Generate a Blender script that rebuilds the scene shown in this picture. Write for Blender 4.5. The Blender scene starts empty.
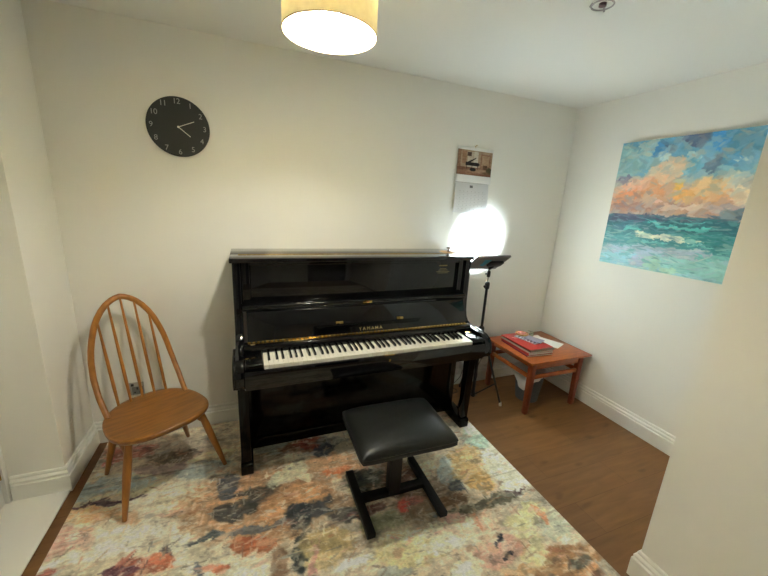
import bpy, bmesh, math, random
import numpy as np
from mathutils import Vector, Matrix

C = bpy.context.scene
COL = C.collection
R = math.radians

# ---------------------------------------------------------------- camera
cam_data = bpy.data.cameras.new('camera')
cam_data.sensor_fit = 'HORIZONTAL'
cam_data.sensor_width = 36.0
cam_data.lens = 346.086 / 768.0 * 36.0
cam_data.clip_start = 0.02
camera = bpy.data.objects.new('camera', cam_data)
COL.objects.link(camera)
_fw = Vector((0.36481514, 0.89821687, -0.24518638))
_rt = Vector((0.93018541, -0.36314131, 0.05369819))
_up = Vector((0.04080468, 0.24765871, 0.96798768))
_m = Matrix((_rt, _up, -_fw)).transposed().to_4x4()
_m.translation = Vector((0.3103, -2.3233, 1.5443))
camera.matrix_world = _m
C.camera = camera

# ---------------------------------------------------------------- world, exposure, light strengths
world = bpy.data.worlds.new('world')
world.use_nodes = True
world.node_tree.nodes['Background'].inputs[0].default_value = (0.5, 0.55, 0.6, 1)
world.node_tree.nodes['Background'].inputs[1].default_value = 0.02
C.world = world
C.view_settings.view_transform = 'Standard'
C.view_settings.look = 'None'
C.view_settings.gamma = 1
C.view_settings.use_curve_mapping = False
C.view_settings.exposure = 0.0
BULB_STRENGTH = 735.0
BULB_COLOR = (1.0, 0.985, 0.885)
PANEL_STRENGTH = 11.0
SPOT_POWER = 132.0
PANEL_COLOR = (0.78, 0.92, 0.97)
C.cycles.use_denoising = True
C.cycles.max_bounces = 12
C.cycles.diffuse_bounces = 6
C.cycles.sample_clamp_indirect = 80.0

# ---------------------------------------------------------------- helpers
def srgb(r, g, b):
    return tuple(((c / 255.0) / 12.92 if c / 255.0 <= 0.04045 else ((c / 255.0 + 0.055) / 1.055) ** 2.4) for c in (r, g, b))


def mat(name, col, rough=0.5, metal=0.0, spec=0.5, coat=0.0, noise=0.0, nscale=20.0, bump=0.0, bscale=200.0,
        stretch=None, col2=None, sheen=0.0):
    m = bpy.data.materials.new(name)
    m.use_nodes = True
    nt = m.node_tree
    p = nt.nodes['Principled BSDF']
    p.inputs['Base Color'].default_value = (*col, 1)
    p.inputs['Roughness'].default_value = rough
    p.inputs['Metallic'].default_value = metal
    p.inputs['Specular IOR Level'].default_value = spec
    p.inputs['Coat Weight'].default_value = coat
    p.inputs['Coat Roughness'].default_value = 0.03
    p.inputs['Sheen Weight'].default_value = sheen
    tc = nt.nodes.new('ShaderNodeTexCoord')
    src = tc.outputs['Object']
    if stretch:
        mp = nt.nodes.new('ShaderNodeMapping')
        mp.inputs['Scale'].default_value = stretch
        nt.links.new(src, mp.inputs['Vector'])
        src = mp.outputs['Vector']
    if noise > 0:
        n = nt.nodes.new('ShaderNodeTexNoise')
        n.inputs['Scale'].default_value = nscale
        n.inputs['Detail'].default_value = 6
        nt.links.new(src, n.inputs['Vector'])
        mx = nt.nodes.new('ShaderNodeMix')
        mx.data_type = 'RGBA'
        c2 = col2 if col2 else tuple(c * (1 - noise) for c in col)
        mx.inputs[6].default_value = (*col, 1)
        mx.inputs[7].default_value = (*c2, 1)
        rp = nt.nodes.new('ShaderNodeMapRange')
        rp.inputs[1].default_value = 0.35
        rp.inputs[2].default_value = 0.65
        nt.links.new(n.outputs['Fac'], rp.inputs[0])
        nt.links.new(rp.outputs[0], mx.inputs[0])
        nt.links.new(mx.outputs[2], p.inputs['Base Color'])
    if bump > 0:
        n2 = nt.nodes.new('ShaderNodeTexNoise')
        n2.inputs['Scale'].default_value = bscale
        n2.inputs['Detail'].default_value = 3
        nt.links.new(src, n2.inputs['Vector'])
        b = nt.nodes.new('ShaderNodeBump')
        b.inputs['Strength'].default_value = bump
        b.inputs['Distance'].default_value = 0.002
        nt.links.new(n2.outputs['Fac'], b.inputs['Height'])
        nt.links.new(b.outputs['Normal'], p.inputs['Normal'])
    return m


def emit_mat(name, col, strength):
    m = bpy.data.materials.new(name)
    m.use_nodes = True
    nt = m.node_tree
    nt.nodes.remove(nt.nodes['Principled BSDF'])
    e = nt.nodes.new('ShaderNodeEmission')
    e.inputs[0].default_value = (*col, 1)
    e.inputs[1].default_value = strength
    nt.links.new(e.outputs[0], nt.nodes['Material Output'].inputs[0])
    return m


class MB:
    """collects shapes; build() links them as ONE mesh object"""
    def __init__(self):
        self.bm = bmesh.new()

    def _merge(self, b):
        me = bpy.data.meshes.new('t')
        b.to_mesh(me)
        b.free()
        self.bm.from_mesh(me)
        bpy.data.meshes.remove(me)
        return self

    def box(self, x0, x1, y0, y1, z0, z1, bev=0.0, seg=2, rz=0.0, about=None, mtx=None):
        b = bmesh.new()
        bmesh.ops.create_cube(b, size=1.0)
        for v in b.verts:
            v.co = Vector(((x0 + x1) / 2 + v.co.x * (x1 - x0), (y0 + y1) / 2 + v.co.y * (y1 - y0), (z0 + z1) / 2 + v.co.z * (z1 - z0)))
        if bev > 0:
            bmesh.ops.bevel(b, geom=list(b.edges), offset=bev, segments=seg, affect='EDGES', profile=0.5)
        if rz:
            a = Vector(about) if about else Vector(((x0 + x1) / 2, (y0 + y1) / 2, 0))
            bmesh.ops.rotate(b, verts=b.verts, cent=a, matrix=Matrix.Rotation(rz, 3, 'Z'))
        if mtx is not None:
            b.transform(mtx)
        return self._merge(b)

    def prism(self, pts, axis, a, c, bev=0.0, seg=2, mtx=None):
        """polygon in the other two axes, pushed along axis from a to c"""
        def P(u, v, w):
            return {'x': (w, u, v), 'y': (u, w, v), 'z': (u, v, w)}[axis]
        b = bmesh.new()
        A = [b.verts.new(P(u, v, a)) for u, v in pts]
        B = [b.verts.new(P(u, v, c)) for u, v in pts]
        n = len(pts)
        b.faces.new(A)
        b.faces.new(B[::-1])
        for i in range(n):
            b.faces.new((A[(i + 1) % n], A[i], B[i], B[(i + 1) % n]))
        bmesh.ops.recalc_face_normals(b, faces=b.faces)
        if bev > 0:
            bmesh.ops.bevel(b, geom=list(b.edges), offset=bev, segments=seg, affect='EDGES', profile=0.5)
        if mtx is not None:
            b.transform(mtx)
        return self._merge(b)

    def tube(self, pts, rad, n=12, closed=False, flat=1.0):
        pts = [Vector(p) for p in pts]
        if not isinstance(rad, (list, tuple)):
            rad = [rad] * len(pts)
        b = bmesh.new()
        rings = []
        prev = None
        N = len(pts)
        for i, p in enumerate(pts):
            if closed:
                t = pts[(i + 1) % N] - pts[i - 1]
            else:
                t = pts[min(i + 1, N - 1)] - pts[max(i - 1, 0)]
            t.normalize()
            if prev is None:
                ref = Vector((0, 0, 1)) if abs(t.z) < 0.9 else Vector((1, 0, 0))
                u = t.cross(ref).normalized()
            else:
                u = (prev - t * prev.dot(t)).normalized()
            prev = u
            w = t.cross(u)
            rings.append([b.verts.new(p + (u * math.cos(2 * math.pi * k / n) * flat + w * math.sin(2 * math.pi * k / n)) * rad[i]) for k in range(n)])
        for i in range(N if closed else N - 1):
            A, B = rings[i], rings[(i + 1) % N]
            for k in range(n):
                b.faces.new((A[k], A[(k + 1) % n], B[(k + 1) % n], B[k]))
        if not closed:
            b.faces.new(rings[0][::-1])
            b.faces.new(rings[-1])
        bmesh.ops.recalc_face_normals(b, faces=b.faces)
        return self._merge(b)

    def lathe(self, prof, cx=0, cy=0, n=32, mtx=None, close=True):
        b = bmesh.new()
        rings = []
        for r, z in prof:
            if r < 1e-6:
                rings.append([b.verts.new((cx, cy, z))])
            else:
                rings.append([b.verts.new((cx + r * math.cos(2 * math.pi * k / n), cy + r * math.sin(2 * math.pi * k / n), z)) for k in range(n)])
        for A, B in zip(rings[:-1], rings[1:]):
            for k in range(n):
                a0, a1 = A[k % len(A)], A[(k + 1) % len(A)]
                b0, b1 = B[k % len(B)], B[(k + 1) % len(B)]
                vs = []
                for v in (a0, a1, b1, b0):
                    if v not in vs:
                        vs.append(v)
                if len(vs) > 2:
                    b.faces.new(vs)
        bmesh.ops.recalc_face_normals(b, faces=b.faces)
        if mtx is not None:
            b.transform(mtx)
        return self._merge(b)

    def build(self, name, m, parent=None, world=True, smooth=True, angle=35, mtx=None):
        if mtx is not None:
            self.bm.transform(mtx)
        if parent is not None and world:
            o = parent
            off = Vector((0, 0, 0))
            while o is not None:
                off += o.location
                o = o.parent
            bmesh.ops.translate(self.bm, verts=self.bm.verts, vec=-off)
        me = bpy.data.meshes.new(name)
        self.bm.to_mesh(me)
        self.bm.free()
        return link(name, me, m, parent, smooth, angle)


def link(name, me, m, parent=None, smooth=True, angle=35):
    if smooth:
        for p in me.polygons:
            p.use_smooth = True
        me.set_sharp_from_angle(angle=R(angle))
    me.materials.append(m)
    o = bpy.data.objects.new(name, me)
    COL.objects.link(o)
    if parent:
        o.parent = parent
    return o


def thing(name, label, cat, loc=(0, 0, 0), rz=0.0, group=None):
    o = bpy.data.objects.new(name, None)
    o.empty_display_size = 0.05
    COL.objects.link(o)
    o.location = loc
    o.rotation_euler = (0, 0, rz)
    return tag(o, label, cat, group)


def tag(o, label, cat, group=None):
    o['label'] = label
    o['category'] = cat
    if group:
        o['group'] = group
    return o


def struct(o):
    o['kind'] = 'structure'
    return o


def recenter(o):
    """put a single-mesh thing's origin at its base centre"""
    vs = [v.co for v in o.data.vertices]
    lo = Vector((min(v[i] for v in vs) for i in range(3)))
    hi = Vector((max(v[i] for v in vs) for i in range(3)))
    c = Vector(((lo.x + hi.x) / 2, (lo.y + hi.y) / 2, lo.z))
    o.data.transform(Matrix.Translation(-c))
    o.location = c
    return o


_FONT_TMP = {}


def text_mesh(s, size, extrude=0.0004, align='CENTER', spacing=1.0):
    """the letters as a mesh in the XY plane (x right, y up)"""
    cu = bpy.data.curves.new('t', 'FONT')
    cu.body = s
    cu.size = size
    cu.extrude = extrude
    cu.align_x = align
    cu.align_y = 'CENTER'
    cu.space_character = spacing
    o = bpy.data.objects.new('t', cu)
    COL.objects.link(o)
    dg = bpy.context.evaluated_depsgraph_get()
    me = bpy.data.meshes.new_from_object(o.evaluated_get(dg))
    bpy.data.objects.remove(o)
    bpy.data.curves.remove(cu)
    return me


def text_part(name, s, size, m, parent, mtx, spacing=1.0, extrude=0.0004, sx=1.0):
    me = text_mesh(s, size, extrude, spacing=spacing)
    me.transform(mtx @ Matrix.Diagonal((sx, 1, 1, 1)))
    if parent:
        off = Vector((0, 0, 0))
        o = parent
        while o is not None:
            off += o.location
            o = o.parent
        me.transform(Matrix.Translation(-off))
    return link(name, me, m, parent, smooth=False)


# a smooth value noise, for colours laid on meshes
def vnoise(x, y, seed):
    rs = np.random.RandomState(seed)
    T = rs.rand(128, 128)
    xi = np.floor(x).astype(int)
    yi = np.floor(y).astype(int)
    fx = x - xi
    fy = y - yi
    fx = fx * fx * (3 - 2 * fx)
    fy = fy * fy * (3 - 2 * fy)
    a = T[xi % 128, yi % 128]
    b = T[(xi + 1) % 128, yi % 128]
    c = T[xi % 128, (yi + 1) % 128]
    d = T[(xi + 1) % 128, (yi + 1) % 128]
    return (a * (1 - fx) + b * fx) * (1 - fy) + (c * (1 - fx) + d * fx) * fy - 0.5


def fbm(x, y, seed, octv=4, gain=0.55):
    s = np.zeros_like(x)
    a = 1.0
    for o in range(octv):
        s = s + a * vnoise(x * 2 ** o + 17 * o, y * 2 ** o + 31 * o, seed + o)
        a *= gain
    return s


def paint(X, Y, base, strokes, warp, wf, seed):
    """lay the strokes over the base colour (sRGB 0..255), with ragged edges"""
    col = base.copy()
    wx = X + warp * fbm(X * wf, Y * wf, seed, 5, 0.62)
    wy = Y + warp * fbm(X * wf, Y * wf, seed + 50, 5, 0.62)
    for i, (cx, cy, a, b, c, d, r, g, bl, soft) in enumerate(strokes):
        u = a * (wx - cx) + b * (wy - cy)
        v = c * (wx - cx) + d * (wy - cy)
        q = np.sqrt(u * u + v * v)
        q = q + 0.28 * vnoise(X * wf * 7 + i * 3.1, Y * wf * 7, seed + 90 + i % 7)
        k = np.clip((1.0 + soft * 0.45 - q) / (soft * 0.7), 0, 1)
        k = k * k * (3 - 2 * k)
        k = k * (0.85 + 0.3 * vnoise(X * wf * 4, Y * wf * 4 + i, seed + 120))
        k = np.clip(k, 0, 1)[..., None]
        col = col * (1 - k) + np.array([r, g, bl], float) * k
    return col


def dabs(cols, X, Y, n, ln_r, wd_r, pal, pw, angles, seed, mix_r, rough):
    """short loaded-brush dabs over a colour grid whose X grows along the columns and Y changes along the rows"""
    rs = np.random.RandomState(seed)
    pal = np.array(pal, float)
    pw = np.array(pw, float) / sum(pw)
    xs_ = X[0]
    ys_ = Y[:, 0]
    up = ys_[-1] > ys_[0]
    yy = ys_ if up else -ys_
    for _ in range(n):
        cx, cy = rs.uniform(xs_[0], xs_[-1]), rs.uniform(ys_.min(), ys_.max())
        ln = rs.uniform(*ln_r)
        wd = rs.uniform(*wd_r) * (1 + (rs.rand() < 0.08) * 2)
        an = angles[rs.randint(len(angles))] + rs.normal(0, 0.2)
        cyy = cy if up else -cy
        i0, i1 = np.searchsorted(xs_, [cx - ln, cx + ln])
        j0, j1 = np.searchsorted(yy, [cyy - ln, cyy + ln])
        mixf = rs.uniform(*mix_r)
        pc = pal[rs.choice(len(pal), p=pw)]
        if i1 - i0 < 2 or j1 - j0 < 2:
            continue
        dx = X[j0:j1, i0:i1] - cx
        dy = Y[j0:j1, i0:i1] - cy
        u = (dx * math.cos(an) + dy * math.sin(an)) / ln
        v = (-dx * math.sin(an) + dy * math.cos(an)) / wd
        k = np.clip((1 - np.sqrt(u ** 2 + v ** 2)) * 2.5 + 1.2 * rough[j0:j1, i0:i1], 0, 1)[..., None]
        loc = cols[(j0 + j1) // 2, (i0 + i1) // 2]
        c0 = loc * (1 - mixf) + pc * mixf
        cols[j0:j1, i0:i1] = cols[j0:j1, i0:i1] * (1 - k * 0.85) + c0 * k * 0.85
    return cols


def colour_grid(nx, ny, P, cols):
    """a grid mesh, P (ny,nx,3) points, cols (ny,nx,3) sRGB -> point colour attribute"""
    me = bpy.data.meshes.new('grid')
    idx = np.arange(nx * ny).reshape(ny, nx)
    f = np.stack([idx[:-1, :-1], idx[:-1, 1:], idx[1:, 1:], idx[1:, :-1]], -1).reshape(-1, 4)
    me.from_pydata(P.reshape(-1, 3).tolist(), [], f.tolist())
    s = np.clip(cols.reshape(-1, 3) / 255.0, 0, 1)
    lin = np.where(s <= 0.04045, s / 12.92, ((s + 0.055) / 1.055) ** 2.4)
    at = me.color_attributes.new('paint', 'FLOAT_COLOR', 'POINT')
    at.data.foreach_set('color', np.concatenate([lin, np.ones((len(lin), 1))], 1).astype(np.float32).ravel())
    me.update()
    return me


def attr_mat(name, rough, noise_scale=60, noise_amt=0.25, bump=0.3, bscale=300, stretch=(1, 1, 1), gain=1.0):
    m = bpy.data.materials.new(name)
    m.use_nodes = True
    nt = m.node_tree
    p = nt.nodes['Principled BSDF']
    p.inputs['Roughness'].default_value = rough
    p.inputs['Specular IOR Level'].default_value = 0.3
    at = nt.nodes.new('ShaderNodeVertexColor')
    at.layer_name = 'paint'
    tc = nt.nodes.new('ShaderNodeTexCoord')
    mp = nt.nodes.new('ShaderNodeMapping')
    mp.inputs['Scale'].default_value = stretch
    nt.links.new(tc.outputs['Object'], mp.inputs['Vector'])
    n = nt.nodes.new('ShaderNodeTexNoise')
    n.inputs['Scale'].default_value = noise_scale
    n.inputs['Detail'].default_value = 8
    n.inputs['Roughness'].default_value = 0.65
    nt.links.new(mp.outputs['Vector'], n.inputs['Vector'])
    mr = nt.nodes.new('ShaderNodeMapRange')
    mr.inputs[1].default_value = 0.3
    mr.inputs[2].default_value = 0.7
    mr.inputs[3].default_value = gain * (1 - noise_amt)
    mr.inputs[4].default_value = gain * (1 + noise_amt * 0.6)
    nt.links.new(n.outputs['Fac'], mr.inputs[0])
    mu = nt.nodes.new('ShaderNodeVectorMath')
    mu.operation = 'SCALE'
    nt.links.new(at.outputs['Color'], mu.inputs[0])
    nt.links.new(mr.outputs[0], mu.inputs['Scale'])
    nt.links.new(mu.outputs[0], p.inputs['Base Color'])
    if bump:
        n2 = nt.nodes.new('ShaderNodeTexNoise')
        n2.inputs['Scale'].default_value = bscale
        nt.links.new(mp.outputs['Vector'], n2.inputs['Vector'])
        b = nt.nodes.new('ShaderNodeBump')
        b.inputs['Strength'].default_value = bump
        b.inputs['Distance'].default_value = 0.002
        nt.links.new(n2.outputs['Fac'], b.inputs['Height'])
        nt.links.new(b.outputs['Normal'], p.inputs['Normal'])
    return m


# ---------------------------------------------------------------- materials
M = {}
M['wall'] = mat('wall_paint', (0.84, 0.825, 0.775), 0.55, spec=0.3, bump=0.08, bscale=350)
M['ceiling'] = mat('ceiling_paint', (0.86, 0.86, 0.83), 0.7, spec=0.2, bump=0.05, bscale=300)
M['trim'] = mat('gloss_white_paint', (0.85, 0.84, 0.79), 0.3, spec=0.5)
M['black'] = mat('polished_ebony', (0.004, 0.004, 0.0045), 0.05, spec=0.5)
M['black_dimmed'] = mat('polished_ebony_dimmed', (0.003, 0.003, 0.003), 0.12, spec=0.22)  # same ebony lacquer, its colour darkened and reflections dimmed
M['black_satin'] = mat('satin_black', (0.012, 0.012, 0.012), 0.4)
M['key_black'] = mat('black_key_plastic', (0.006, 0.006, 0.006), 0.25)
M['key_white'] = mat('white_key_plastic', (0.80, 0.77, 0.68), 0.38, spec=0.3)
M['brass'] = mat('polished_brass', (0.62, 0.42, 0.13), 0.16, metal=1.0)
M['gold_leaf'] = mat('gold_lettering', (0.80, 0.62, 0.30), 0.35, metal=0.6)
M['felt_red'] = mat('red_felt', (0.25, 0.02, 0.02), 0.9)
M['steel'] = mat('steel', (0.6, 0.6, 0.6), 0.25, metal=1.0)
M['iron_black'] = mat('black_powder_coat', (0.008, 0.008, 0.008), 0.5)
M['vinyl'] = mat('black_vinyl', (0.009, 0.010, 0.009), 0.36, bump=0.25, bscale=500)
M['plastic_black'] = mat('black_plastic', (0.012, 0.012, 0.013), 0.4)
M['rubber'] = mat('rubber', (0.02, 0.02, 0.02), 0.8)
M['beech'] = mat('honey_beech', srgb(176, 114, 44), 0.33, spec=0.5, noise=0.3, nscale=6, stretch=(8, 8, 1), coat=0.2)
M['elm'] = mat('honey_elm', srgb(146, 94, 33), 0.3, noise=0.3, nscale=5, stretch=(2, 14, 6), coat=0.25)
M['teak'] = mat('red_brown_wood', srgb(172, 88, 30), 0.32, noise=0.35, nscale=5, stretch=(3, 16, 6), coat=0.2)
M['teak_dark'] = mat('red_brown_leg_wood', srgb(132, 56, 22), 0.38, noise=0.3, nscale=6, stretch=(10, 10, 2), coat=0.15)
M['paper'] = mat('paper', (0.82, 0.82, 0.80), 0.7)
M['white_plastic'] = mat('white_plastic', (0.82, 0.82, 0.78), 0.35)
M['clock_face'] = mat('charcoal_clock_face', (0.030, 0.031, 0.028), 0.6)
M['clock_ink'] = mat('pale_grey_numerals', (0.33, 0.33, 0.30), 0.6)
M['clock_hand'] = mat('cream_hands', (0.75, 0.72, 0.60), 0.5)

# brush strokes of the rug: x, y, inverse 2x2 shape matrix, colour, edge softness
RUG_STROKES = [
 [-0.128,-0.721,2.0,0.4,-1.0,-2.9,198,190,166,0.6],[-0.279,-0.19,3.3,0.9,-1.1,-7.7,170,158,140,0.6],[-0.388,-0.156,7.5,2.2,-2.4,-17.6,168,100,88,0.5],
 [-0.463,-0.2,35.7,10.6,-9.6,-29.9,214,84,92,0.4],[-0.121,-0.267,6.5,1.3,-3.2,-18.5,105,92,80,0.5],[-0.197,-0.351,7.0,1.8,-3.9,-24.3,160,140,140,0.5],
 [-0.368,-0.415,6.4,2.1,-2.4,-21.6,150,166,172,0.5],[-0.497,-0.441,15.4,6.1,-2.3,-19.8,135,155,165,0.5],[0.038,-0.427,7.1,1.2,-1.8,-17.3,155,168,165,0.5],
 [0.132,-0.535,14.2,0.9,-10.5,-32.9,120,140,145,0.5],[0.083,-0.332,9.3,1.2,-2.0,-22.0,190,178,140,0.6],[-0.441,-0.588,11.0,4.6,-2.2,-16.3,192,150,102,0.5],
 [-0.272,-0.656,18.2,6.6,-3.3,-23.9,200,165,125,0.6],[-0.371,-0.527,5.9,2.1,-2.9,-72.5,84,64,78,0.4],[-0.514,-0.697,14.2,9.7,7.0,-10.1,190,145,132,0.6],
 [-0.413,-0.731,20.4,11.2,3.6,-17.6,204,168,148,0.6],[-0.157,-0.777,4.8,1.6,-0.9,-15.9,206,199,180,0.5],[-0.346,-0.829,6.0,2.7,-3.5,-29.3,210,202,182,0.5],
 [-0.01,-0.653,7.2,1.8,-0.4,-10.6,204,196,166,0.5],[-0.047,-0.702,10.9,2.9,-5.2,-54.0,190,160,140,0.5],[-0.003,-0.87,12.7,6.3,7.4,-17.1,212,205,182,0.5],
 [-0.148,-0.942,10.4,3.6,-3.4,-24.4,160,84,62,0.5],[-0.237,-0.932,18.8,7.8,-5.5,-44.0,104,62,78,0.4],[-0.102,-0.935,23.7,10.8,2.7,-21.5,200,112,72,0.4],
 [-0.076,-0.899,53.0,8.5,-14.8,-42.4,90,80,80,0.4],[-0.521,-0.847,20.3,8.8,-17.6,-51.1,175,90,80,0.5],[-0.005,-0.991,22.9,3.4,-8.9,-25.7,205,200,180,0.4],
 [0.332,-0.754,2.9,0.2,-0.6,-4.5,168,124,84,0.6],[0.427,-0.348,7.0,0.1,-1.2,-13.0,126,129,118,0.5],[0.346,-0.433,9.0,0.4,-2.2,-22.8,134,118,98,0.6],
 [0.605,-0.414,6.2,-0.4,-1.7,-17.7,128,86,60,0.5],[0.658,-0.401,8.9,-0.7,-2.0,-20.7,140,62,42,0.5],[0.768,-0.406,11.0,-1.6,-2.0,-20.1,130,130,128,0.5],
 [0.314,-0.708,6.5,0.6,-1.6,-18.3,66,64,58,0.5],[0.16,-0.616,8.0,9.9,19.5,-4.6,80,84,92,0.5],[0.154,-0.781,14.5,4.4,2.6,-17.1,66,70,70,0.5],
 [0.273,-0.766,17.9,4.2,3.8,-25.4,60,62,58,0.5],[0.169,-0.7,11.0,1.9,-2.6,-59.3,195,148,98,0.4],[0.497,-0.808,6.7,0.0,-1.0,-9.6,188,138,88,0.6],
 [0.411,-0.873,9.0,0.4,-2.4,-20.9,192,142,92,0.5],[0.505,-0.618,6.5,1.0,4.1,-17.9,188,186,154,0.35],[0.405,-0.639,20.7,5.8,9.1,-20.7,182,184,158,0.3],
 [0.724,-0.598,7.6,-0.7,-0.8,-12.1,182,138,98,0.5],[0.816,-0.71,10.6,-1.6,-1.2,-16.5,196,148,102,0.5],[0.59,-0.684,22.3,-3.0,-14.2,-43.5,205,195,160,0.4],
 [0.713,-0.477,16.0,-1.5,-1.2,-18.1,72,74,90,0.4],[0.749,-0.672,15.6,-0.5,1.5,-32.3,208,116,60,0.4],[0.596,-0.892,8.5,0.3,0.3,-18.5,62,70,78,0.5],
 [0.729,-0.962,10.0,-1.1,-2.3,-19.0,74,72,70,0.5],[0.513,-0.907,15.2,0.0,-1.5,-14.3,60,66,70,0.5],[0.228,-0.902,4.3,0.8,-4.5,-59.6,96,102,108,0.4],
 [0.081,-0.898,18.1,3.4,-10.2,-64.4,80,88,92,0.4],[0.485,-1.095,24.7,-5.3,-3.7,-8.6,50,58,60,0.35],[0.274,-0.989,11.7,1.2,-3.5,-20.4,164,86,46,0.3],
 [0.382,-1.097,21.2,-3.6,-5.2,-12.1,132,102,78,0.5],[0.202,-1.088,7.9,1.1,-6.6,-28.7,208,201,178,0.35],[0.132,-1.047,19.4,3.6,-9.7,-64.3,192,96,58,0.4],
 [0.067,-1.033,67.3,1.4,-10.0,-21.5,108,114,124,0.4],[0.739,-0.888,11.9,-1.6,-2.9,-26.6,150,120,90,0.5],[0.891,-0.782,8.4,-2.7,-4.2,-12.9,72,78,78,0.5],
 [1.076,-0.842,8.4,-6.9,-5.2,-5.4,116,84,78,0.5],[1.04,-0.699,10.8,-4.2,-6.1,-19.3,150,120,96,0.5],[0.601,-1.101,8.0,-0.2,-1.2,-11.5,178,156,104,0.5],
 [0.597,-1.162,7.9,0.0,-5.6,-71.4,196,176,130,0.4],[0.896,-1.077,8.9,-1.7,-2.1,-22.9,152,152,118,0.5],[1.143,-1.022,6.6,-2.4,-1.1,-9.1,140,114,88,0.6],
 [0.844,-0.987,10.7,-1.8,-2.6,-34.0,120,82,80,0.5],[1.261,-0.955,7.9,-10.3,-8.3,-5.1,150,130,110,0.5],[1.063,-1.016,14.6,-4.5,-4.0,-33.2,184,104,92,0.4],
 [1.03,-1.024,25.3,-7.8,-4.9,-37.0,218,72,62,0.3],[1.08,-1.212,3.7,-1.0,-1.4,-16.9,216,206,174,0.4],[0.979,-1.264,5.2,-1.4,-2.2,-18.3,198,186,132,0.5],
 [0.695,-1.232,10.7,0.8,1.6,-38.3,222,216,192,0.3],[0.867,-1.314,15.8,-5.0,-11.6,-49.0,150,154,146,0.4],[0.528,-1.156,56.0,-14.9,-5.2,-11.9,192,142,132,0.4],
 [1.0,-1.19,25.1,-2.5,2.5,-100.3,206,158,140,0.3],[0.902,-1.188,34.5,-3.4,0.0,-100.0,206,158,140,0.3],[1.136,-1.192,23.4,-4.7,2.3,-100.5,204,154,136,0.3],
 [1.37,-0.873,14.0,-0.3,3.8,-11.5,164,178,178,0.4],[1.357,-0.98,14.2,-6.7,-3.1,-29.8,84,94,106,0.35],[1.527,-0.882,3.7,-6.7,-6.5,-1.5,192,162,104,0.4],
 [1.516,-1.016,8.6,-10.4,-9.1,-8.6,188,150,84,0.4],[1.709,-0.668,5.7,-7.6,-10.6,-4.6,152,182,166,0.4],[1.74,-0.577,11.0,-14.3,-16.1,-6.7,200,205,190,0.4],
 [1.748,-0.89,7.2,0.2,3.3,-7.6,206,206,184,0.5],[1.741,-1.074,7.8,0.2,5.5,-14.8,214,212,190,0.5],[1.422,-1.142,3.9,-1.7,-1.7,-36.3,92,86,68,0.4],
 [1.271,-1.065,12.0,-5.0,-2.9,-23.2,124,94,68,0.5],[1.65,-1.134,12.5,-7.0,-7.0,-107.2,86,60,60,0.3],[1.271,-1.232,6.4,-2.9,-1.9,-16.4,208,186,158,0.5],
 [1.342,-1.215,60.4,-13.1,2.0,-17.1,206,140,104,0.3],[1.391,-1.232,56.3,-13.7,0.8,-14.5,210,170,140,0.3],[1.24,-1.163,14.7,-6.8,-5.1,-36.1,202,156,138,0.4],
 [1.136,-1.283,7.5,-2.8,-3.4,-27.3,216,208,182,0.4],[1.596,-1.27,8.0,-3.9,0.1,-16.7,198,192,140,0.5],[1.496,-1.421,13.7,-3.2,1.3,-12.5,192,186,138,0.4],
 [1.719,-1.354,9.3,-0.9,3.7,-16.5,182,186,162,0.5],[1.681,-1.292,38.8,-11.9,3.2,-21.4,204,140,98,0.3],[1.339,-1.387,7.2,-3.8,-2.4,-17.6,198,152,134,0.5],
 [1.378,-1.339,31.9,-14.7,-7.4,-73.5,48,52,64,0.2],[1.384,-1.408,32.8,-16.4,-8.2,-79.2,52,54,66,0.2],[1.329,-1.349,60.6,-53.0,-30.3,-98.5,60,60,70,0.2],
 [1.153,-1.403,10.2,-4.7,-5.4,-30.8,216,211,182,0.4],[1.363,-1.489,10.7,-6.8,-7.3,-40.8,190,150,104,0.4],[1.613,-1.53,5.2,-1.7,1.0,-15.5,168,122,76,0.5],
 [1.665,-1.528,17.3,-10.4,-1.7,-32.3,100,96,84,0.5],[1.685,-1.573,12.1,-1.3,5.6,-36.3,176,130,86,0.5],[1.705,-1.607,15.9,-21.2,-13.2,-37.9,120,90,70,0.5],
 [1.637,-1.454,14.2,-4.7,4.7,-49.2,150,110,70,0.5],
]
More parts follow.
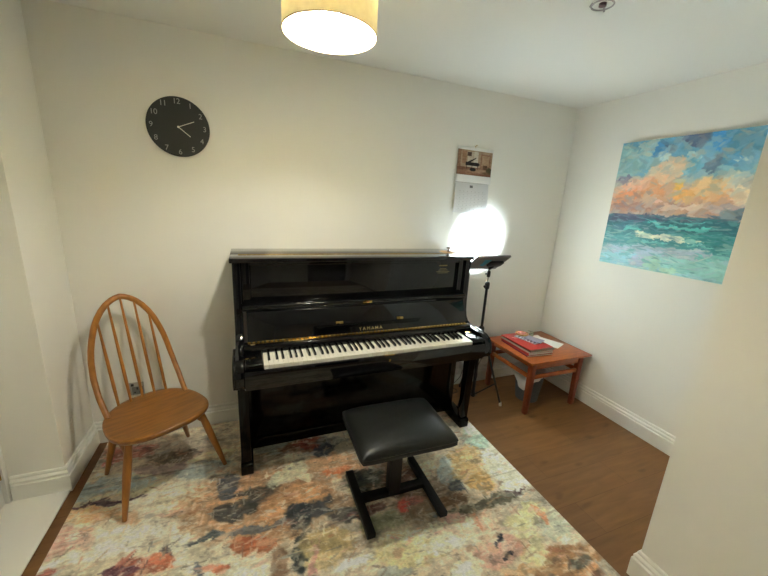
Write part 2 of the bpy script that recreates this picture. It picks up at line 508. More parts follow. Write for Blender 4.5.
# brush strokes of the sea painting in the plane of the right wall: y, z, ...
PAINT_STROKES = [
 [-0.596,1.91,-7.5,3.0,-1.2,-12.0,140,184,192,0.5],[-0.497,1.884,-9.8,4.0,-0.8,-7.7,150,190,190,0.5],[-0.712,1.963,-18.2,7.2,-2.4,-25.4,78,150,208,0.4],
 [-0.908,2.01,-11.5,4.0,-0.7,-28.3,98,108,138,0.3],[-0.775,1.974,-29.6,12.3,-2.5,-40.6,88,108,138,0.3],[-1.036,1.983,-21.4,4.9,1.9,-15.6,80,158,216,0.4],
 [-1.162,1.967,-12.2,4.3,-0.4,-11.9,92,150,180,0.4],[-1.133,1.877,-15.7,8.4,-7.7,-20.3,100,164,200,0.4],[-0.908,1.856,-10.0,5.5,-6.1,-16.3,120,185,205,0.4],
 [-0.94,1.916,-21.7,5.0,3.3,-39.2,196,218,216,0.3],[-0.736,1.911,-24.1,9.0,-6.0,-60.2,210,228,222,0.25],[-0.635,1.971,-22.2,8.2,-2.5,-36.1,170,205,205,0.4],
 [-1.042,1.841,-13.0,15.6,-18.9,-9.7,108,128,154,0.35],[-1.131,1.867,-56.8,11.4,11.4,-102.3,205,222,218,0.2],[-1.17,1.864,-59.5,11.9,6.0,-101.2,200,220,218,0.2],
 [-1.097,1.783,-18.0,7.1,-4.9,-28.4,150,200,205,0.4],[-0.793,1.821,-6.8,5.3,-7.0,-11.0,236,198,164,0.4],[-0.636,1.736,-7.3,3.1,-3.0,-18.0,238,184,154,0.4],
 [-0.576,1.661,-9.2,3.8,-4.3,-22.6,226,150,110,0.4],[-0.522,1.773,-12.2,5.8,-9.9,-42.9,130,120,148,0.3],[-0.743,1.696,-9.8,3.9,-4.4,-24.6,222,160,120,0.4],
 [-0.872,1.726,-29.4,7.4,0.0,-41.7,248,200,104,0.3],[-0.951,1.672,-11.8,3.7,-3.0,-27.6,238,184,112,0.4],[-1.052,1.718,-11.4,3.4,-1.8,-19.1,246,206,150,0.4],
 [-1.148,1.76,-19.0,4.4,0.9,-23.5,226,222,204,0.4],[-1.211,1.674,-20.0,4.5,0.0,-18.9,236,222,196,0.4],[-1.103,1.662,-11.7,3.7,-5.3,-43.8,232,180,130,0.4],
 [-0.753,1.65,-19.9,4.4,-2.2,-110.6,235,200,185,0.2],[-0.612,1.6,-5.1,1.1,-1.3,-35.4,172,130,118,0.4],[-0.852,1.614,-7.1,1.9,-1.9,-52.1,190,150,135,0.4],
 [-0.978,1.6,-5.0,0.8,-3.3,-82.8,228,202,184,0.3],[-1.153,1.607,-10.0,2.6,-2.1,-52.1,186,166,168,0.4],[-0.685,1.521,-3.7,0.7,-1.0,-33.1,74,84,110,0.3],
 [-1.043,1.544,-3.3,0.7,-1.3,-49.7,88,112,128,0.3],[-1.191,1.576,-11.0,4.1,-13.8,-57.3,110,135,150,0.3],[-0.993,1.492,-2.7,0.5,-1.5,-33.0,56,118,128,0.4],
 [-0.615,1.46,-11.6,2.2,-3.9,-46.9,60,110,130,0.4],[-0.634,1.44,-15.8,1.9,-0.9,-58.7,104,204,196,0.25],[-0.835,1.485,-11.8,1.2,1.2,-100.1,92,196,192,0.2],
 [-0.997,1.474,-8.6,1.9,1.0,-111.3,100,200,194,0.2],[-1.014,1.512,-19.2,2.7,-2.7,-142.5,110,200,200,0.2],[-1.112,1.42,-5.7,1.0,-0.5,-28.5,66,148,150,0.4],
 [-0.565,1.353,-8.3,1.2,-1.2,-27.6,80,150,160,0.4],[-1.216,1.377,-11.2,1.7,-1.0,-30.1,70,140,145,0.4],[-0.765,1.405,-11.1,1.4,-1.4,-62.3,214,218,196,0.2],
 [-0.889,1.406,-9.4,1.5,-1.0,-52.5,228,226,204,0.2],[-1.014,1.402,-13.5,2.2,-2.2,-83.0,210,220,200,0.2],[-0.708,1.42,-24.5,4.9,-9.8,-98.0,230,228,205,0.2],
 [-0.818,1.371,-11.4,1.4,-4.3,-124.5,120,200,200,0.2],[-1.071,1.379,-14.0,2.0,-4.0,-142.3,130,205,200,0.2],[-0.735,1.304,-4.4,0.6,-1.1,-28.4,170,190,206,0.4],
 [-1.006,1.32,-5.1,0.7,0.0,-32.3,176,188,200,0.4],[-1.126,1.254,-4.0,0.5,-0.5,-18.8,152,206,200,0.4],[-0.819,1.228,-13.0,2.9,-4.5,-24.0,168,208,190,0.3],
 [-0.609,1.226,-8.4,1.0,-1.6,-19.4,148,202,216,0.4],[-0.936,1.203,-21.1,4.9,-8.1,-36.6,175,210,190,0.3],[-0.74,1.22,-16.0,3.8,-5.2,-28.2,178,186,206,0.3],
 [-1.16,1.321,-13.0,2.3,-3.8,-58.1,120,190,185,0.3],
]

# ================================================================ THE ROOM
H = 2.357
XL, XR, XN = -0.60, 2.89, 1.842
YB = 0.012
Y_REAR = -4.4
Y_LEFT_END = -0.365
Y_NEAR_END = -1.666
T = 0.10


def wood_floor_mat():
    m = bpy.data.materials.new('oak_plank_floor')
    m.use_nodes = True
    nt = m.node_tree
    p = nt.nodes['Principled BSDF']
    tc = nt.nodes.new('ShaderNodeTexCoord')
    br = nt.nodes.new('ShaderNodeTexBrick')
    br.offset = 0.37
    br.inputs['Color1'].default_value = (*srgb(131, 92, 53), 1)
    br.inputs['Color2'].default_value = (*srgb(121, 84, 48), 1)
    br.inputs['Mortar'].default_value = (*srgb(96, 65, 38), 1)
    br.inputs['Scale'].default_value = 1.0
    br.inputs['Mortar Size'].default_value = 0.0012
    br.inputs['Mortar Smooth'].default_value = 0.4
    br.inputs['Brick Width'].default_value = 1.18
    br.inputs['Row Height'].default_value = 0.185
    nt.links.new(tc.outputs['Object'], br.inputs['Vector'])
    mp = nt.nodes.new('ShaderNodeMapping')
    mp.inputs['Scale'].default_value = (1.3, 11, 1)
    nt.links.new(tc.outputs['Object'], mp.inputs['Vector'])
    n = nt.nodes.new('ShaderNodeTexNoise')
    n.inputs['Scale'].default_value = 3.0
    n.inputs['Detail'].default_value = 8
    n.inputs['Distortion'].default_value = 0.6
    nt.links.new(mp.outputs['Vector'], n.inputs['Vector'])
    mr = nt.nodes.new('ShaderNodeMapRange')
    mr.inputs[1].default_value = 0.3
    mr.inputs[2].default_value = 0.7
    mr.inputs[3].default_value = 0.84
    mr.inputs[4].default_value = 1.12
    nt.links.new(n.outputs['Fac'], mr.inputs[0])
    # knots
    vo = nt.nodes.new('ShaderNodeTexNoise')
    vo.inputs['Scale'].default_value = 7.0
    vo.inputs['Detail'].default_value = 1
    mp2 = nt.nodes.new('ShaderNodeMapping')
    mp2.inputs['Scale'].default_value = (0.7, 1.8, 1)
    nt.links.new(tc.outputs['Object'], mp2.inputs['Vector'])
    nt.links.new(mp2.outputs['Vector'], vo.inputs['Vector'])
    kr = nt.nodes.new('ShaderNodeMapRange')
    kr.inputs[1].default_value = 0.68
    kr.inputs[2].default_value = 0.76
    kr.inputs[3].default_value = 1.0
    kr.inputs[4].default_value = 0.72
    nt.links.new(vo.outputs['Fac'], kr.inputs[0])
    mm = nt.nodes.new('ShaderNodeMath')
    mm.operation = 'MULTIPLY'
    nt.links.new(mr.outputs[0], mm.inputs[0])
    nt.links.new(kr.outputs[0], mm.inputs[1])
    mu = nt.nodes.new('ShaderNodeVectorMath')
    mu.operation = 'SCALE'
    nt.links.new(br.outputs['Color'], mu.inputs[0])
    nt.links.new(mm.outputs[0], mu.inputs['Scale'])
    nt.links.new(mu.outputs[0], p.inputs['Base Color'])
    p.inputs['Roughness'].default_value = 0.42
    p.inputs['Specular IOR Level'].default_value = 0.35
    b = nt.nodes.new('ShaderNodeBump')
    b.inputs['Strength'].default_value = 0.15
    b.inputs['Distance'].default_value = 0.001
    nt.links.new(n.outputs['Fac'], b.inputs['Height'])
    nt.links.new(b.outputs['Normal'], p.inputs['Normal'])
    return m


M['floor'] = wood_floor_mat()
struct(MB().box(-1.2, XR + T, Y_REAR - T, YB + T, -0.10, 0.0).build('floor', M['floor']))
struct(MB().box(-1.2, XR + T, Y_REAR - T, YB + T, H, H + 0.1).build('ceiling', M['ceiling']))
struct(MB().box(-1.2, XR + T, YB, YB + T, 0, H).build('wall_back', M['wall']))
# left wall stops at a doorway recess
w = MB()
w.box(-0.935, XL, Y_LEFT_END, YB, 0, H)
struct(w.build('wall_left', M['wall']))
struct(MB().box(-0.935, XL, -4.4, -1.30, 0, H).build('wall_left_front', M['wall']))
struct(MB().box(-0.935, XL, -1.30, Y_LEFT_END, 2.06, H).build('wall_over_door', M['wall']))
struct(MB().box(XR, XR + T, Y_REAR, YB, 0, H).build('wall_right', M['wall']))
struct(MB().box(XN, XR, -1.85, Y_NEAR_END, 0, H).build('wall_alcove', M['wall']))
struct(MB().box(XN, XN + 0.14, Y_REAR, -1.85, 0, H).build('wall_near_right', M['wall']))
# rear wall behind the camera, its doorway added to reflect dark in the piano
w = MB()
w.box(-1.2, 0.54, Y_REAR - T, Y_REAR, 0, H)
w.box(1.70, XN + 0.14, Y_REAR - T, Y_REAR, 0, H)
w.box(0.54, 1.70, Y_REAR - T, Y_REAR, 2.05, H)
struct(w.build('wall_rear', M['wall']))
w = MB()
w.box(0.42, 0.54, Y_REAR, Y_REAR + 0.02, 0, 2.17, bev=0.006)
w.box(1.70, 1.82, Y_REAR, Y_REAR + 0.02, 0, 2.17, bev=0.006)
w.box(0.54, 1.70, Y_REAR, Y_REAR + 0.02, 2.05, 2.17, bev=0.006)
struct(w.build('trim_1', M['trim']))

# skirting boards: profile (out from the wall, height)
BB = [(0, 0), (0.020, 0), (0.020, 0.092), (0.0125, 0.097), (0.0125, 0.101), (0.0165, 0.105), (0.0165, 0.111), (0.0125, 0.116),
      (0.0075, 0.120), (0.0075, 0.125), (0.0095, 0.130), (0.006, 0.137), (0, 0.139)]


def skirting(name, p0, p1, nrm, ext0=0.0, ext1=0.0):
    """a skirting board along the wall from p0 to p1; ext mitres it round an outer corner"""
    p0, p1, nrm = Vector(p0), Vector(p1), Vector(nrm)
    d = (p1 - p0).normalized()
    b = bmesh.new()
    A = [b.verts.new(Vector((*(p0 + nrm * o - d * (o * ext0)), z))) for o, z in BB]
    B = [b.verts.new(Vector((*(p1 + nrm * o + d * (o * ext1)), z))) for o, z in BB]
    n = len(BB)
    for i in range(n):
        b.faces.new((A[i], A[(i + 1) % n], B[(i + 1) % n], B[i]))
    b.faces.new(A[::-1])
    b.faces.new(B)
    bmesh.ops.recalc_face_normals(b, faces=b.faces)
    mb = MB()
    mb._merge(b)
    return struct(mb.build(name, M['trim'], angle=25))


skirting('baseboard_back', (XL, YB), (XR, YB), (0, -1), -1, -1)
skirting('baseboard_left', (XL, Y_LEFT_END), (XL, YB), (1, 0), 1, -1)
skirting('baseboard_recess', (-0.812, Y_LEFT_END), (XL, Y_LEFT_END), (0, -1), 0, 1)
skirting('baseboard_left_front', (XL, -4.4), (XL, -1.30), (1, 0))
skirting('baseboard_right', (XR, Y_NEAR_END), (XR, YB), (-1, 0), -1, -1)
skirting('baseboard_alcove', (XN, Y_NEAR_END), (XR, Y_NEAR_END), (0, 1), 1, -1)
skirting('baseboard_near_right', (XN, Y_REAR), (XN, Y_NEAR_END), (-1, 0), 0, 1)

# the doorway recess on the left: white threshold, door and hinge
struct(MB().box(-0.935, XL + 0.012, -1.30, Y_LEFT_END, 0, 0.008, bev=0.002).build('trim_2', M['trim']))
d1 = bpy.data.objects.new('door_1', None)
COL.objects.link(d1)
d1.location = (-0.84, -0.83, 0)
struct(d1)
dd = MB()
dd.box(-0.875, -0.835, -1.27, -0.395, 0.012, 2.03, bev=0.002)
dd.build('door_leaf', M['trim'], d1)
dd = MB()
for y0, y1, z0, z1 in ((-1.16, -0.88, 0.25, 0.95), (-0.79, -0.51, 0.25, 0.95), (-1.16, -0.88, 1.12, 1.90), (-0.79, -0.51, 1.12, 1.90)):
    dd.box(-0.838, -0.829, y0, y1, z0, z1, bev=0.004)
dd.build('door_panel', M['trim'], d1)
dd = MB()
dd.box(-0.90, -0.818, Y_LEFT_END - 0.03, Y_LEFT_END, 0.008, 2.06, bev=0.003)
dd.box(-0.90, -0.818, -1.30, -1.27, 0.008, 2.06, bev=0.003)
dd.box(-0.90, -0.818, -1.30, Y_LEFT_END, 2.03, 2.06, bev=0.003)
dd.build('door_frame', M['trim'], d1)
dd = MB()
dd.tube([(-0.830, -0.399, 0.15), (-0.830, -0.399, 0.24)], 0.005, 10)
dd.box(-0.8345, -0.8315, -0.43, -0.402, 0.15, 0.24)
dd.build('hinge', M['brass'], d1)

# ================================================================ RUG
RX0, RX1, RY0, RY1 = -0.534, 1.779, -2.95, -0.012
xs = np.linspace(RX0, RX1, 420)
ys = np.concatenate([np.linspace(RY1, -1.62, 300), np.linspace(-1.63, RY0, 90)])
X, Y = np.meshgrid(xs, ys)
n0 = fbm(X * 2.2, Y * 3.5, 3, 5)[..., None]
n1 = fbm(X * 3.0 + 9, Y * 5.0, 8, 5)[..., None]
base = np.array([186, 172, 148.]) + n0 * np.array([40, 36, 30.]) + np.clip(n1 - 0.2, 0, 1) * np.array([0, -50, -70.]) \
    + np.clip(-n1 - 0.2, 0, 1) * np.array([-90, -70, -50.])
cols = paint(X, Y, base, RUG_STROKES, 0.042, 9.0, 11)
# dry-brush streaks, canvas grain and scratchy dabs woven into the pile
# (brush direction runs across the rug)
streak = fbm(X * 7, Y * 46, 31, 4)
cross = fbm(X * 50, Y * 9, 41, 4)
dab = fbm(X * 26, Y * 30, 51, 5, 0.7)
cols = cols * (1 + 0.16 * streak + 0.10 * cross + 0.16 * dab)[..., None]
rgh = fbm(X * 14, Y * 20, 61, 5, 0.7)
k = np.clip((rgh - 0.36) * 4.5, 0, 1)[..., None] * 0.40
cols = cols * (1 - k) + np.array([212, 204, 180.]) * k
k = np.clip((-rgh - 0.42) * 4.5, 0, 1)[..., None] * 0.38
cols = cols * (1 - k) + np.array([84, 76, 72.]) * k
k = np.clip((fbm(X * 9 + 4, Y * 13, 71, 5, 0.65) - 0.46) * 4.0, 0, 1)[..., None] * 0.35
cols = cols * (1 - k) + np.array([176, 112, 84.]) * k
# fold creases in the rug, drawn as thin darkening of its colour
cr = np.exp(-((Y + 0.405 + 0.006 * np.sin(X * 5)) / 0.004) ** 2) * (X < 0.75) + np.exp(-((Y + 1.00 + 0.006 * np.sin(X * 4)) / 0.004) ** 2)
cols = cols * (1 - 0.22 * cr[..., None])
# thousands of short loaded-brush dabs
near = ys > -1.80
jn_ = int(near.sum())
cols[:jn_] = dabs(cols[:jn_], X[:jn_], Y[:jn_], 5600, (0.008, 0.050), (0.0020, 0.0065),
                  [[228, 222, 202], [212, 203, 178], [196, 154, 108], [96, 100, 108], [120, 94, 78], [182, 186, 168], [204, 158, 144], [164, 96, 62], [156, 168, 174], [64, 62, 66]],
                  [26, 20, 11, 6, 8, 9, 7, 3, 5, 3], [0.12, 0.12, 0.12, -0.35, 1.45, 0.7, 0.2], 7, (0.12, 0.55), dab[:jn_])
lin_ = np.clip(cols / 255.0, 0.01, 1) ** 2.2
grey_ = lin_.mean(-1, keepdims=True)
lin_ = grey_ + (lin_ - grey_) * 0.74
lin_ = np.minimum(0.86, 1.72 * np.clip(lin_, 0.001, 1) ** 1.14)
cols = 255 * lin_ ** (1 / 2.2)
zz = 0.0055 + 0.0006 * fbm(X * 6, Y * 6, 5, 3)
P = np.stack([X, Y, zz], -1)
rug_me = colour_grid(len(xs), len(ys), P, cols)
bm = bmesh.new()
bm.from_mesh(rug_me)
# give the rug its thickness: extrude the border down to the floor
be = [e for e in bm.edges if e.is_boundary]
ret = bmesh.ops.extrude_edge_only(bm, edges=be)
for v in [g for g in ret['geom'] if isinstance(g, bmesh.types.BMVert)]:
    v.co.z = 0.0002
bmesh.ops.recalc_face_normals(bm, faces=bm.faces)
bm.to_mesh(rug_me)
bm.free()
M['rug'] = attr_mat('painted_abstract_pile', 0.85, 90, 0.22, 0.5, 420, (1, 1.6, 1), gain=1.04)
rug = link('rug', rug_me, M['rug'])
tag(recenter(rug), 'abstract multicoloured paint-stroke rug in cream, ochre, rust and slate under the piano', 'rug')
FZ = 0.0062   # height of the rug's surface

# ================================================================ PIANO
px0, px1 = 0.234, 1.728
piano = thing('upright_piano', 'polished black upright piano with open keyboard against the back wall', 'piano', ((px0 + px1) / 2, -0.34, FZ))
B = M['black']
# side cheeks: profile in y,z
for xa, xb in ((px0, px0 + 0.042), (px1 - 0.042, px1)):
    prof = [(-0.03, FZ), (-0.345, FZ), (-0.345, 0.60), (-0.655, 0.60), (-0.680, 0.612), (-0.690, 0.635), (-0.690, 0.675),
            (-0.682, 0.705), (-0.660, 0.730), (-0.625, 0.745), (-0.58, 0.750), (-0.46, 0.754), (-0.425, 0.766), (-0.402, 0.792), (-0.390, 0.835), (-0.384, 0.90), (-0.383, 1.185), (-0.03, 1.185)]
    MB().prism(prof, 'x', xa, xb, bev=0.004).build('side_panel', B, piano)
for xa, xb in ((px0 - 0.012, px0 + 0.001), (px1 - 0.001, px1 + 0.010)):
    prof = [(-0.47, 0.601), (-0.655, 0.601), (-0.680, 0.613), (-0.690, 0.636), (-0.690, 0.675), (-0.682, 0.704), (-0.660, 0.729),
            (-0.625, 0.744), (-0.58, 0.749), (-0.50, 0.752), (-0.47, 0.742)]
    MB().prism(prof, 'x', xa, xb, bev=0.004).build('arm_cheek', B, piano)
# lid: two leaves with a brass piano hinge between them
MB().box(px0 - 0.012, px1 + 0.012, -0.398, -0.252, 1.185, 1.210, bev=0.004).build('front_lid', B, piano)
MB().box(px0 - 0.012, px1 + 0.012, -0.246, -0.030, 1.185, 1.210, bev=0.004).build('back_lid', B, piano)
MB().tube([(px0 + 0.03, -0.249, 1.2085), (px1 - 0.03, -0.249, 1.2085)], 0.0020, 8).build('lid_hinge', M['brass'], piano)
xi0, xi1 = px0 + 0.042, px1 - 0.042
MB().box(xi0, xi1, -0.352, -0.330, 0.955, 1.185, bev=0.002).build('upper_panel', B, piano)
# thin moulding round the upper panel
fr = MB()
fr.box(xi0, xi0 + 0.045, -0.368, -0.350, 0.955, 1.185, bev=0.003)
fr.box(xi1 - 0.045, xi1, -0.368, -0.350, 0.955, 1.185, bev=0.003)
fr.box(xi0 + 0.045, xi1 - 0.045, -0.368, -0.350, 1.165, 1.185, bev=0.003)
fr.build('panel_frame', B, piano)
rail = MB()
rail.prism([(-0.35, 0.922), (-0.402, 0.922), (-0.412, 0.930), (-0.414, 0.942), (-0.408, 0.952), (-0.395, 0.958), (-0.35, 0.958)], 'x', xi0, xi1, bev=0.0015)
rail_o = rail.build('music_rail', B, piano)
# the lock plate on the rail
lk = MB()
lk.box(0.955, 1.012, -0.4165, -0.4135, 0.934, 0.949, bev=0.001)
lko = lk.build('lid_lock', M['brass'], piano)
lk = MB()
lk.box(0.976, 0.992, -0.4175, -0.4160, 0.938, 0.945)
lk.build('latch_tongue', M['felt_red'], lko)
# fallboard, folded up: a tall board leaning back from the hinge
FB = [(-0.480, 0.775), (-0.416, 0.920), (-0.400, 0.921), (-0.405, 0.90), (-0.462, 0.772)]
MB().prism(FB, 'x', px0 + 0.062, px1 - 0.058, bev=0.0015).build('fallboard', B, piano)
fd = Vector((0, 0.064, 0.145)).normalized()      # up along the fallboard
fn = Vector((0, -0.145, 0.064)).normalized()     # out of it


def on_fall(x, s, h=0.0):
    """a point on the fallboard: s metres above its lower edge, h out of the face"""
    return Vector((x, -0.480, 0.775)) + fd * s + fn * h


def fall_box(x0, x1, s0, s1, h0, h1, bev=0.001, cut=0.0):
    b = bmesh.new()
    pts = [(x0 + cut, s0), (x1 - cut, s0), (x1, s1), (x0, s1)]
    A = [b.verts.new(on_fall(x, s, h0)) for x, s in pts]
    D = [b.verts.new(on_fall(x, s, h1)) for x, s in pts]
    b.faces.new(A)
    b.faces.new(D[::-1])
    for i in range(4):
        b.faces.new((A[(i + 1) % 4], A[i], D[i], D[(i + 1) % 4]))
    bmesh.ops.recalc_face_normals(b, faces=b.faces)
    if bev:
        bmesh.ops.bevel(b, geom=list(b.edges), offset=bev, segments=2, affect='EDGES', profile=0.5)
    m = MB()
    m._merge(b)
    return m


fall_box(0.655, 1.325, 0.034, 0.055, 0.0005, 0.020, 0.002, cut=0.02).build('music_shelf', M['black_dimmed'], piano)
for x in (0.800, 1.188):
    fall_box(x - 0.022, x + 0.022, 0.058, 0.074, 0.0003, 0.004, 0.001).build('shelf_hinge', M['brass'], piano)
fmat = Matrix.Translation(on_fall(0.990, 0.018, 0.0012)) @ Matrix((Vector((1, 0, 0)), fd, fn)).transposed().to_4x4()
text_part('brand_lettering', 'YAMAHA', 0.027, M['gold_leaf'], piano, fmat, spacing=1.55)
hg = MB()
nk = 60
for i in range(nk):  # spaced knuckles: gaps shaped to imitate the black keys' reflection in the brass
    xa_ = px0 + 0.062 + (px1 - px0 - 0.120) * i / nk
    hg.tube([(xa_, -0.4835, 0.7725), (xa_ + (px1 - px0 - 0.120) / nk * 0.62, -0.4835, 0.7725)], 0.0042, 10)
hg.box(px0 + 0.062, px1 - 0.058, -0.4925, -0.483, 0.7675, 0.7695, bev=0.0005)
hg.build('fallboard_hinge', M['brass'], piano)
# the curved strip between hinge and keys
MB().prism([(-0.462, 0.768), (-0.500, 0.768), (-0.512, 0.764), (-0.520, 0.754), (-0.523, 0.742), (-0.520, 0.734), (-0.462, 0.734)], 'x',
           xi0, xi1, bev=0.001).build('name_board', B, piano)
# key blocks at both ends
kb = 0.3655
MB().box(xi0, kb - 0.001, -0.672, -0.50, 0.66, 0.734, bev=0.008, seg=3).build('key_block', B, piano)
MB().box(1.5935, xi1, -0.672, -0.50, 0.66, 0.734, bev=0.008, seg=3).build('key_block', B, piano)
# gold maker's mark at the left end of the name board
gm = MB()
gm.tube([Vector((0.320 + 0.011 * math.cos(t), -0.505 + 0.007 * math.sin(t), 0.7695)) for t in [i * math.pi / 8 for i in range(16)]], 0.0011, 6, closed=True)
for a in (90, 210, 330):
    gm.tube([(0.320, -0.505, 0.7695), (0.320 + 0.009 * math.cos(R(a)), -0.505 + 0.006 * math.sin(R(a)), 0.7695)], 0.0008, 6)
gm.build('maker_mark', M['gold_leaf'], piano)
bs = MB()
bs.box(xi0 + 0.004, kb - 0.012, -0.60, -0.592, 0.7335, 0.7355)
bs.build('brass_strip', M['brass'], piano)
bs = MB()
bs.box(1.62, 1.665, -0.56, -0.53, 0.7335, 0.7365, bev=0.001)
bs.build('brass_plate', M['brass'], piano)
# the key bed, key slip and its lock
MB().box(xi0, xi1, -0.680, -0.345, 0.600, 0.662, bev=0.004).build('key_bed', B, piano)
MB().box(xi0, xi1, -0.696, -0.681, 0.618, 0.708, bev=0.004).build('key_slip', B, piano)
MB().box(1.000, 1.062, -0.694, -0.684, 0.7070, 0.7100, bev=0.0005).build('lock_plate', M['brass'], piano)
MB().lathe([(0, 0), (0.007, 0), (0.007, 0.003), (0.0045, 0.003), (0.0045, 0.001), (0, 0.001)], n=20,
           mtx=Matrix.Translation((1.030, -0.6955, 0.680)) @ Matrix.Rotation(R(90), 4, 'X')).build('keyhole', M['brass'], piano)
# 52 white and 36 black keys
KW = 1.2255 / 52
KX = 0.3668
off = {'C': (0, 1), 'D': (1, 1), 'E': (1, 0), 'F': (0, 1), 'G': (1, 1), 'A': (1, 1), 'B': (1, 0)}
names = 'AB' + 'CDEFGAB' * 7 + 'C'
shift = {'C': -0.0032, 'D': 0.0032, 'F': -0.0042, 'G': 0.0, 'A': 0.0042}
bh = 0.0070   # half the gap left for a black key
white_cache = {}
for i, nme in enumerate(names):
    x0 = KX + i * KW
    lft, rgt = off[nme]
    if i == 0:
        lft = 0
    if i == 51:
        rgt = 0
    prevn = names[i - 1] if i else None
    xl = 0.0006 + ((shift.get(prevn, 0) + bh - 0.0006) if lft else 0)
    xr = KW - 0.0006 - ((bh - shift.get(nme, 0) - 0.0006) if rgt else 0)
    key = (nme, lft, rgt)
    if key not in white_cache:
        b = MB()
        pts = [(0.0006, -0.1500), (KW - 0.0006, -0.1500), (KW - 0.0006, -0.1000), (xr, -0.1000), (xr, 0.0), (xl, 0.0), (xl, -0.1000), (0.0006, -0.1000)]
        clean = []
        for p_ in pts:
            if not clean or (abs(p_[0] - clean[-1][0]) + abs(p_[1] - clean[-1][1])) > 1e-6:
                clean.append(p_)
        b.prism(clean, 'z', -0.022, 0.0, bev=0.0007, seg=1)
        me = bpy.data.meshes.new('white_key')
        b.bm.to_mesh(me)
        b.bm.free()
        for p_ in me.polygons:
            p_.use_smooth = True
        me.set_sharp_from_angle(angle=R(35))
        me.materials.append(M['key_white'])
        white_cache[key] = me
    o = bpy.data.objects.new('white_key', white_cache[key])
    COL.objects.link(o)
    o.parent = piano
    o.location = Vector((x0, -0.5265, 0.7275)) - piano.location
b = MB()
b.prism([(-0.0958, -0.004), (-0.0958, 0.006), (-0.0925, 0.0105), (-0.0885, 0.012), (0, 0.012), (0, -0.004)], 'x', -0.0055, 0.0055, bev=0.001)
me = bpy.data.meshes.new('black_key')
b.bm.to_mesh(me)
b.bm.free()
for v in me.vertices:
    if v.co.z > 0.006:
        v.co.x *= 0.84
for p_ in me.polygons:
    p_.use_smooth = True
me.set_sharp_from_angle(angle=R(35))
me.materials.append(M['key_black'])
for i, nme in enumerate(names[:-1]):
    if nme in shift and not (i == 51):
        o = bpy.data.objects.new('black_key', me)
        COL.objects.link(o)
        o.parent = piano
        o.location = Vector((KX + (i + 1) * KW + shift[nme], -0.5265, 0.7275)) - piano.location
# lower board, plinth, legs and toes
MB().box(xi0, xi1, -0.335, -0.315, 0.075, 0.600, bev=0.002).build('lower_panel', M['black_dimmed'], piano)
MB().box(xi0, xi1, -0.345, -0.30, FZ, 0.075, bev=0.003).build('plinth', M['black_dimmed'], piano)
for xa in (px0 - 0.002, px1 - 0.062):
    toe = MB()
    toe.prism([(-0.346, FZ), (-0.556, FZ), (-0.560, 0.02), (-0.560, 0.066), (-0.552, 0.076), (-0.346, 0.085)], 'x', xa, xa + 0.066, bev=0.004)
    toe.build('toe_block', M['black_dimmed'], piano)
for xa in (px0 + 0.002, px1 - 0.055):
    lg = MB()
    pts = [(-0.548, 0.07), (-0.556, 0.35), (-0.566, 0.52), (-0.575, 0.60), (-0.49, 0.60), (-0.498, 0.52), (-0.503, 0.35), (-0.505, 0.07)]
    lg.prism(pts, 'x', xa, xa + 0.053, bev=0.004)
    lg.build('leg', M['black_dimmed'], piano)
# pale gold maker's transfer, high on the right of the upper panel
tf = Matrix.Translation((1.565, -0.3526, 1.135)) @ Matrix.Rotation(R(90), 4, 'X')
de = MB()
de.box(1.500, 1.560, -0.3530, -0.3521, 1.140, 1.1475)
for z_, hw in ((1.122, 0.024), (1.113, 0.034), (1.103, 0.050), (1.094, 0.040)):
    de.box(1.530 - hw, 1.530 + hw, -0.3527, -0.3521, z_ - 0.0012, z_ + 0.0012)
M['faint_gold'] = mat('worn_gold_transfer', (0.26, 0.19, 0.07), 0.4, metal=0.3)
de.build('gold_transfer', M['faint_gold'], piano)

# ================================================================ PIANO STOOL
st = thing('piano_stool', 'adjustable piano stool with padded black seat on an H-shaped black base', 'stool', (0.993, -0.950, FZ), R(-1))
for sx in (-1, 1):
    b = MB().box(sx * 0.192 - 0.021, sx * 0.192 + 0.021, -0.195, 0.215, 0.004, 0.034, bev=0.003)
    b.build('base_runner', M['iron_black'], st, world=False)
MB().box(-0.176, 0.176, 0.0, 0.045, 0.006, 0.034, bev=0.002).build('cross_bar', M['iron_black'], st, world=False)
b = MB().box(-0.032, 0.032, -0.008, 0.052, 0.02, 0.30, bev=0.004)
b.build('column', M['iron_black'], st, world=False)
b = MB().box(-0.024, 0.024, 0.0, 0.044, 0.29, 0.415, bev=0.003)
b.box(-0.10, 0.10, -0.09, 0.12, 0.412, 0.425, bev=0.002)
b.build('inner_column', M['iron_black'], st, world=False)
# the padded seat: swollen cushion
b = bmesh.new()
nx, ny = 28, 22
hx, hy = 0.246, 0.192
for side in (1, -1):
    V = []
    for j in range(ny + 1):
        row = []
        for i in range(nx + 1):
            u = -1 + 2 * i / nx
            v = -1 + 2 * j / ny
            # concave edges between pulled corners
            ex = hx * (1 - 0.030 * (1 - v * v))
            ey = hy * (1 - 0.030 * (1 - u * u))
            q = max(abs(u), abs(v))
            puff = (1 - abs(u) ** 5) ** 0.6 * (1 - abs(v) ** 5) ** 0.6
            dome = (1 - u * u) * (1 - v * v)
            rc = 1 - 0.055 * (abs(u) * abs(v)) ** 5
            ex *= rc
            ey *= rc
            z = 0.452 + side * 0.016 + ((0.030 * puff + 0.018 * dome) if side > 0 else -0.016 * puff)
            row.append(b.verts.new((u * ex, v * ey, z)))
        V.append(row)
    for j in range(ny):
        for i in range(nx):
            b.faces.new((V[j][i], V[j][i + 1], V[j + 1][i + 1], V[j + 1][i]))
    if side == 1:
        top = V
    else:
        bot = V
loop = [(0, i) for i in range(nx + 1)] + [(j, nx) for j in range(1, ny + 1)] + [(ny, i) for i in range(nx - 1, -1, -1)] + [(j, 0) for j in range(ny - 1, 0, -1)]
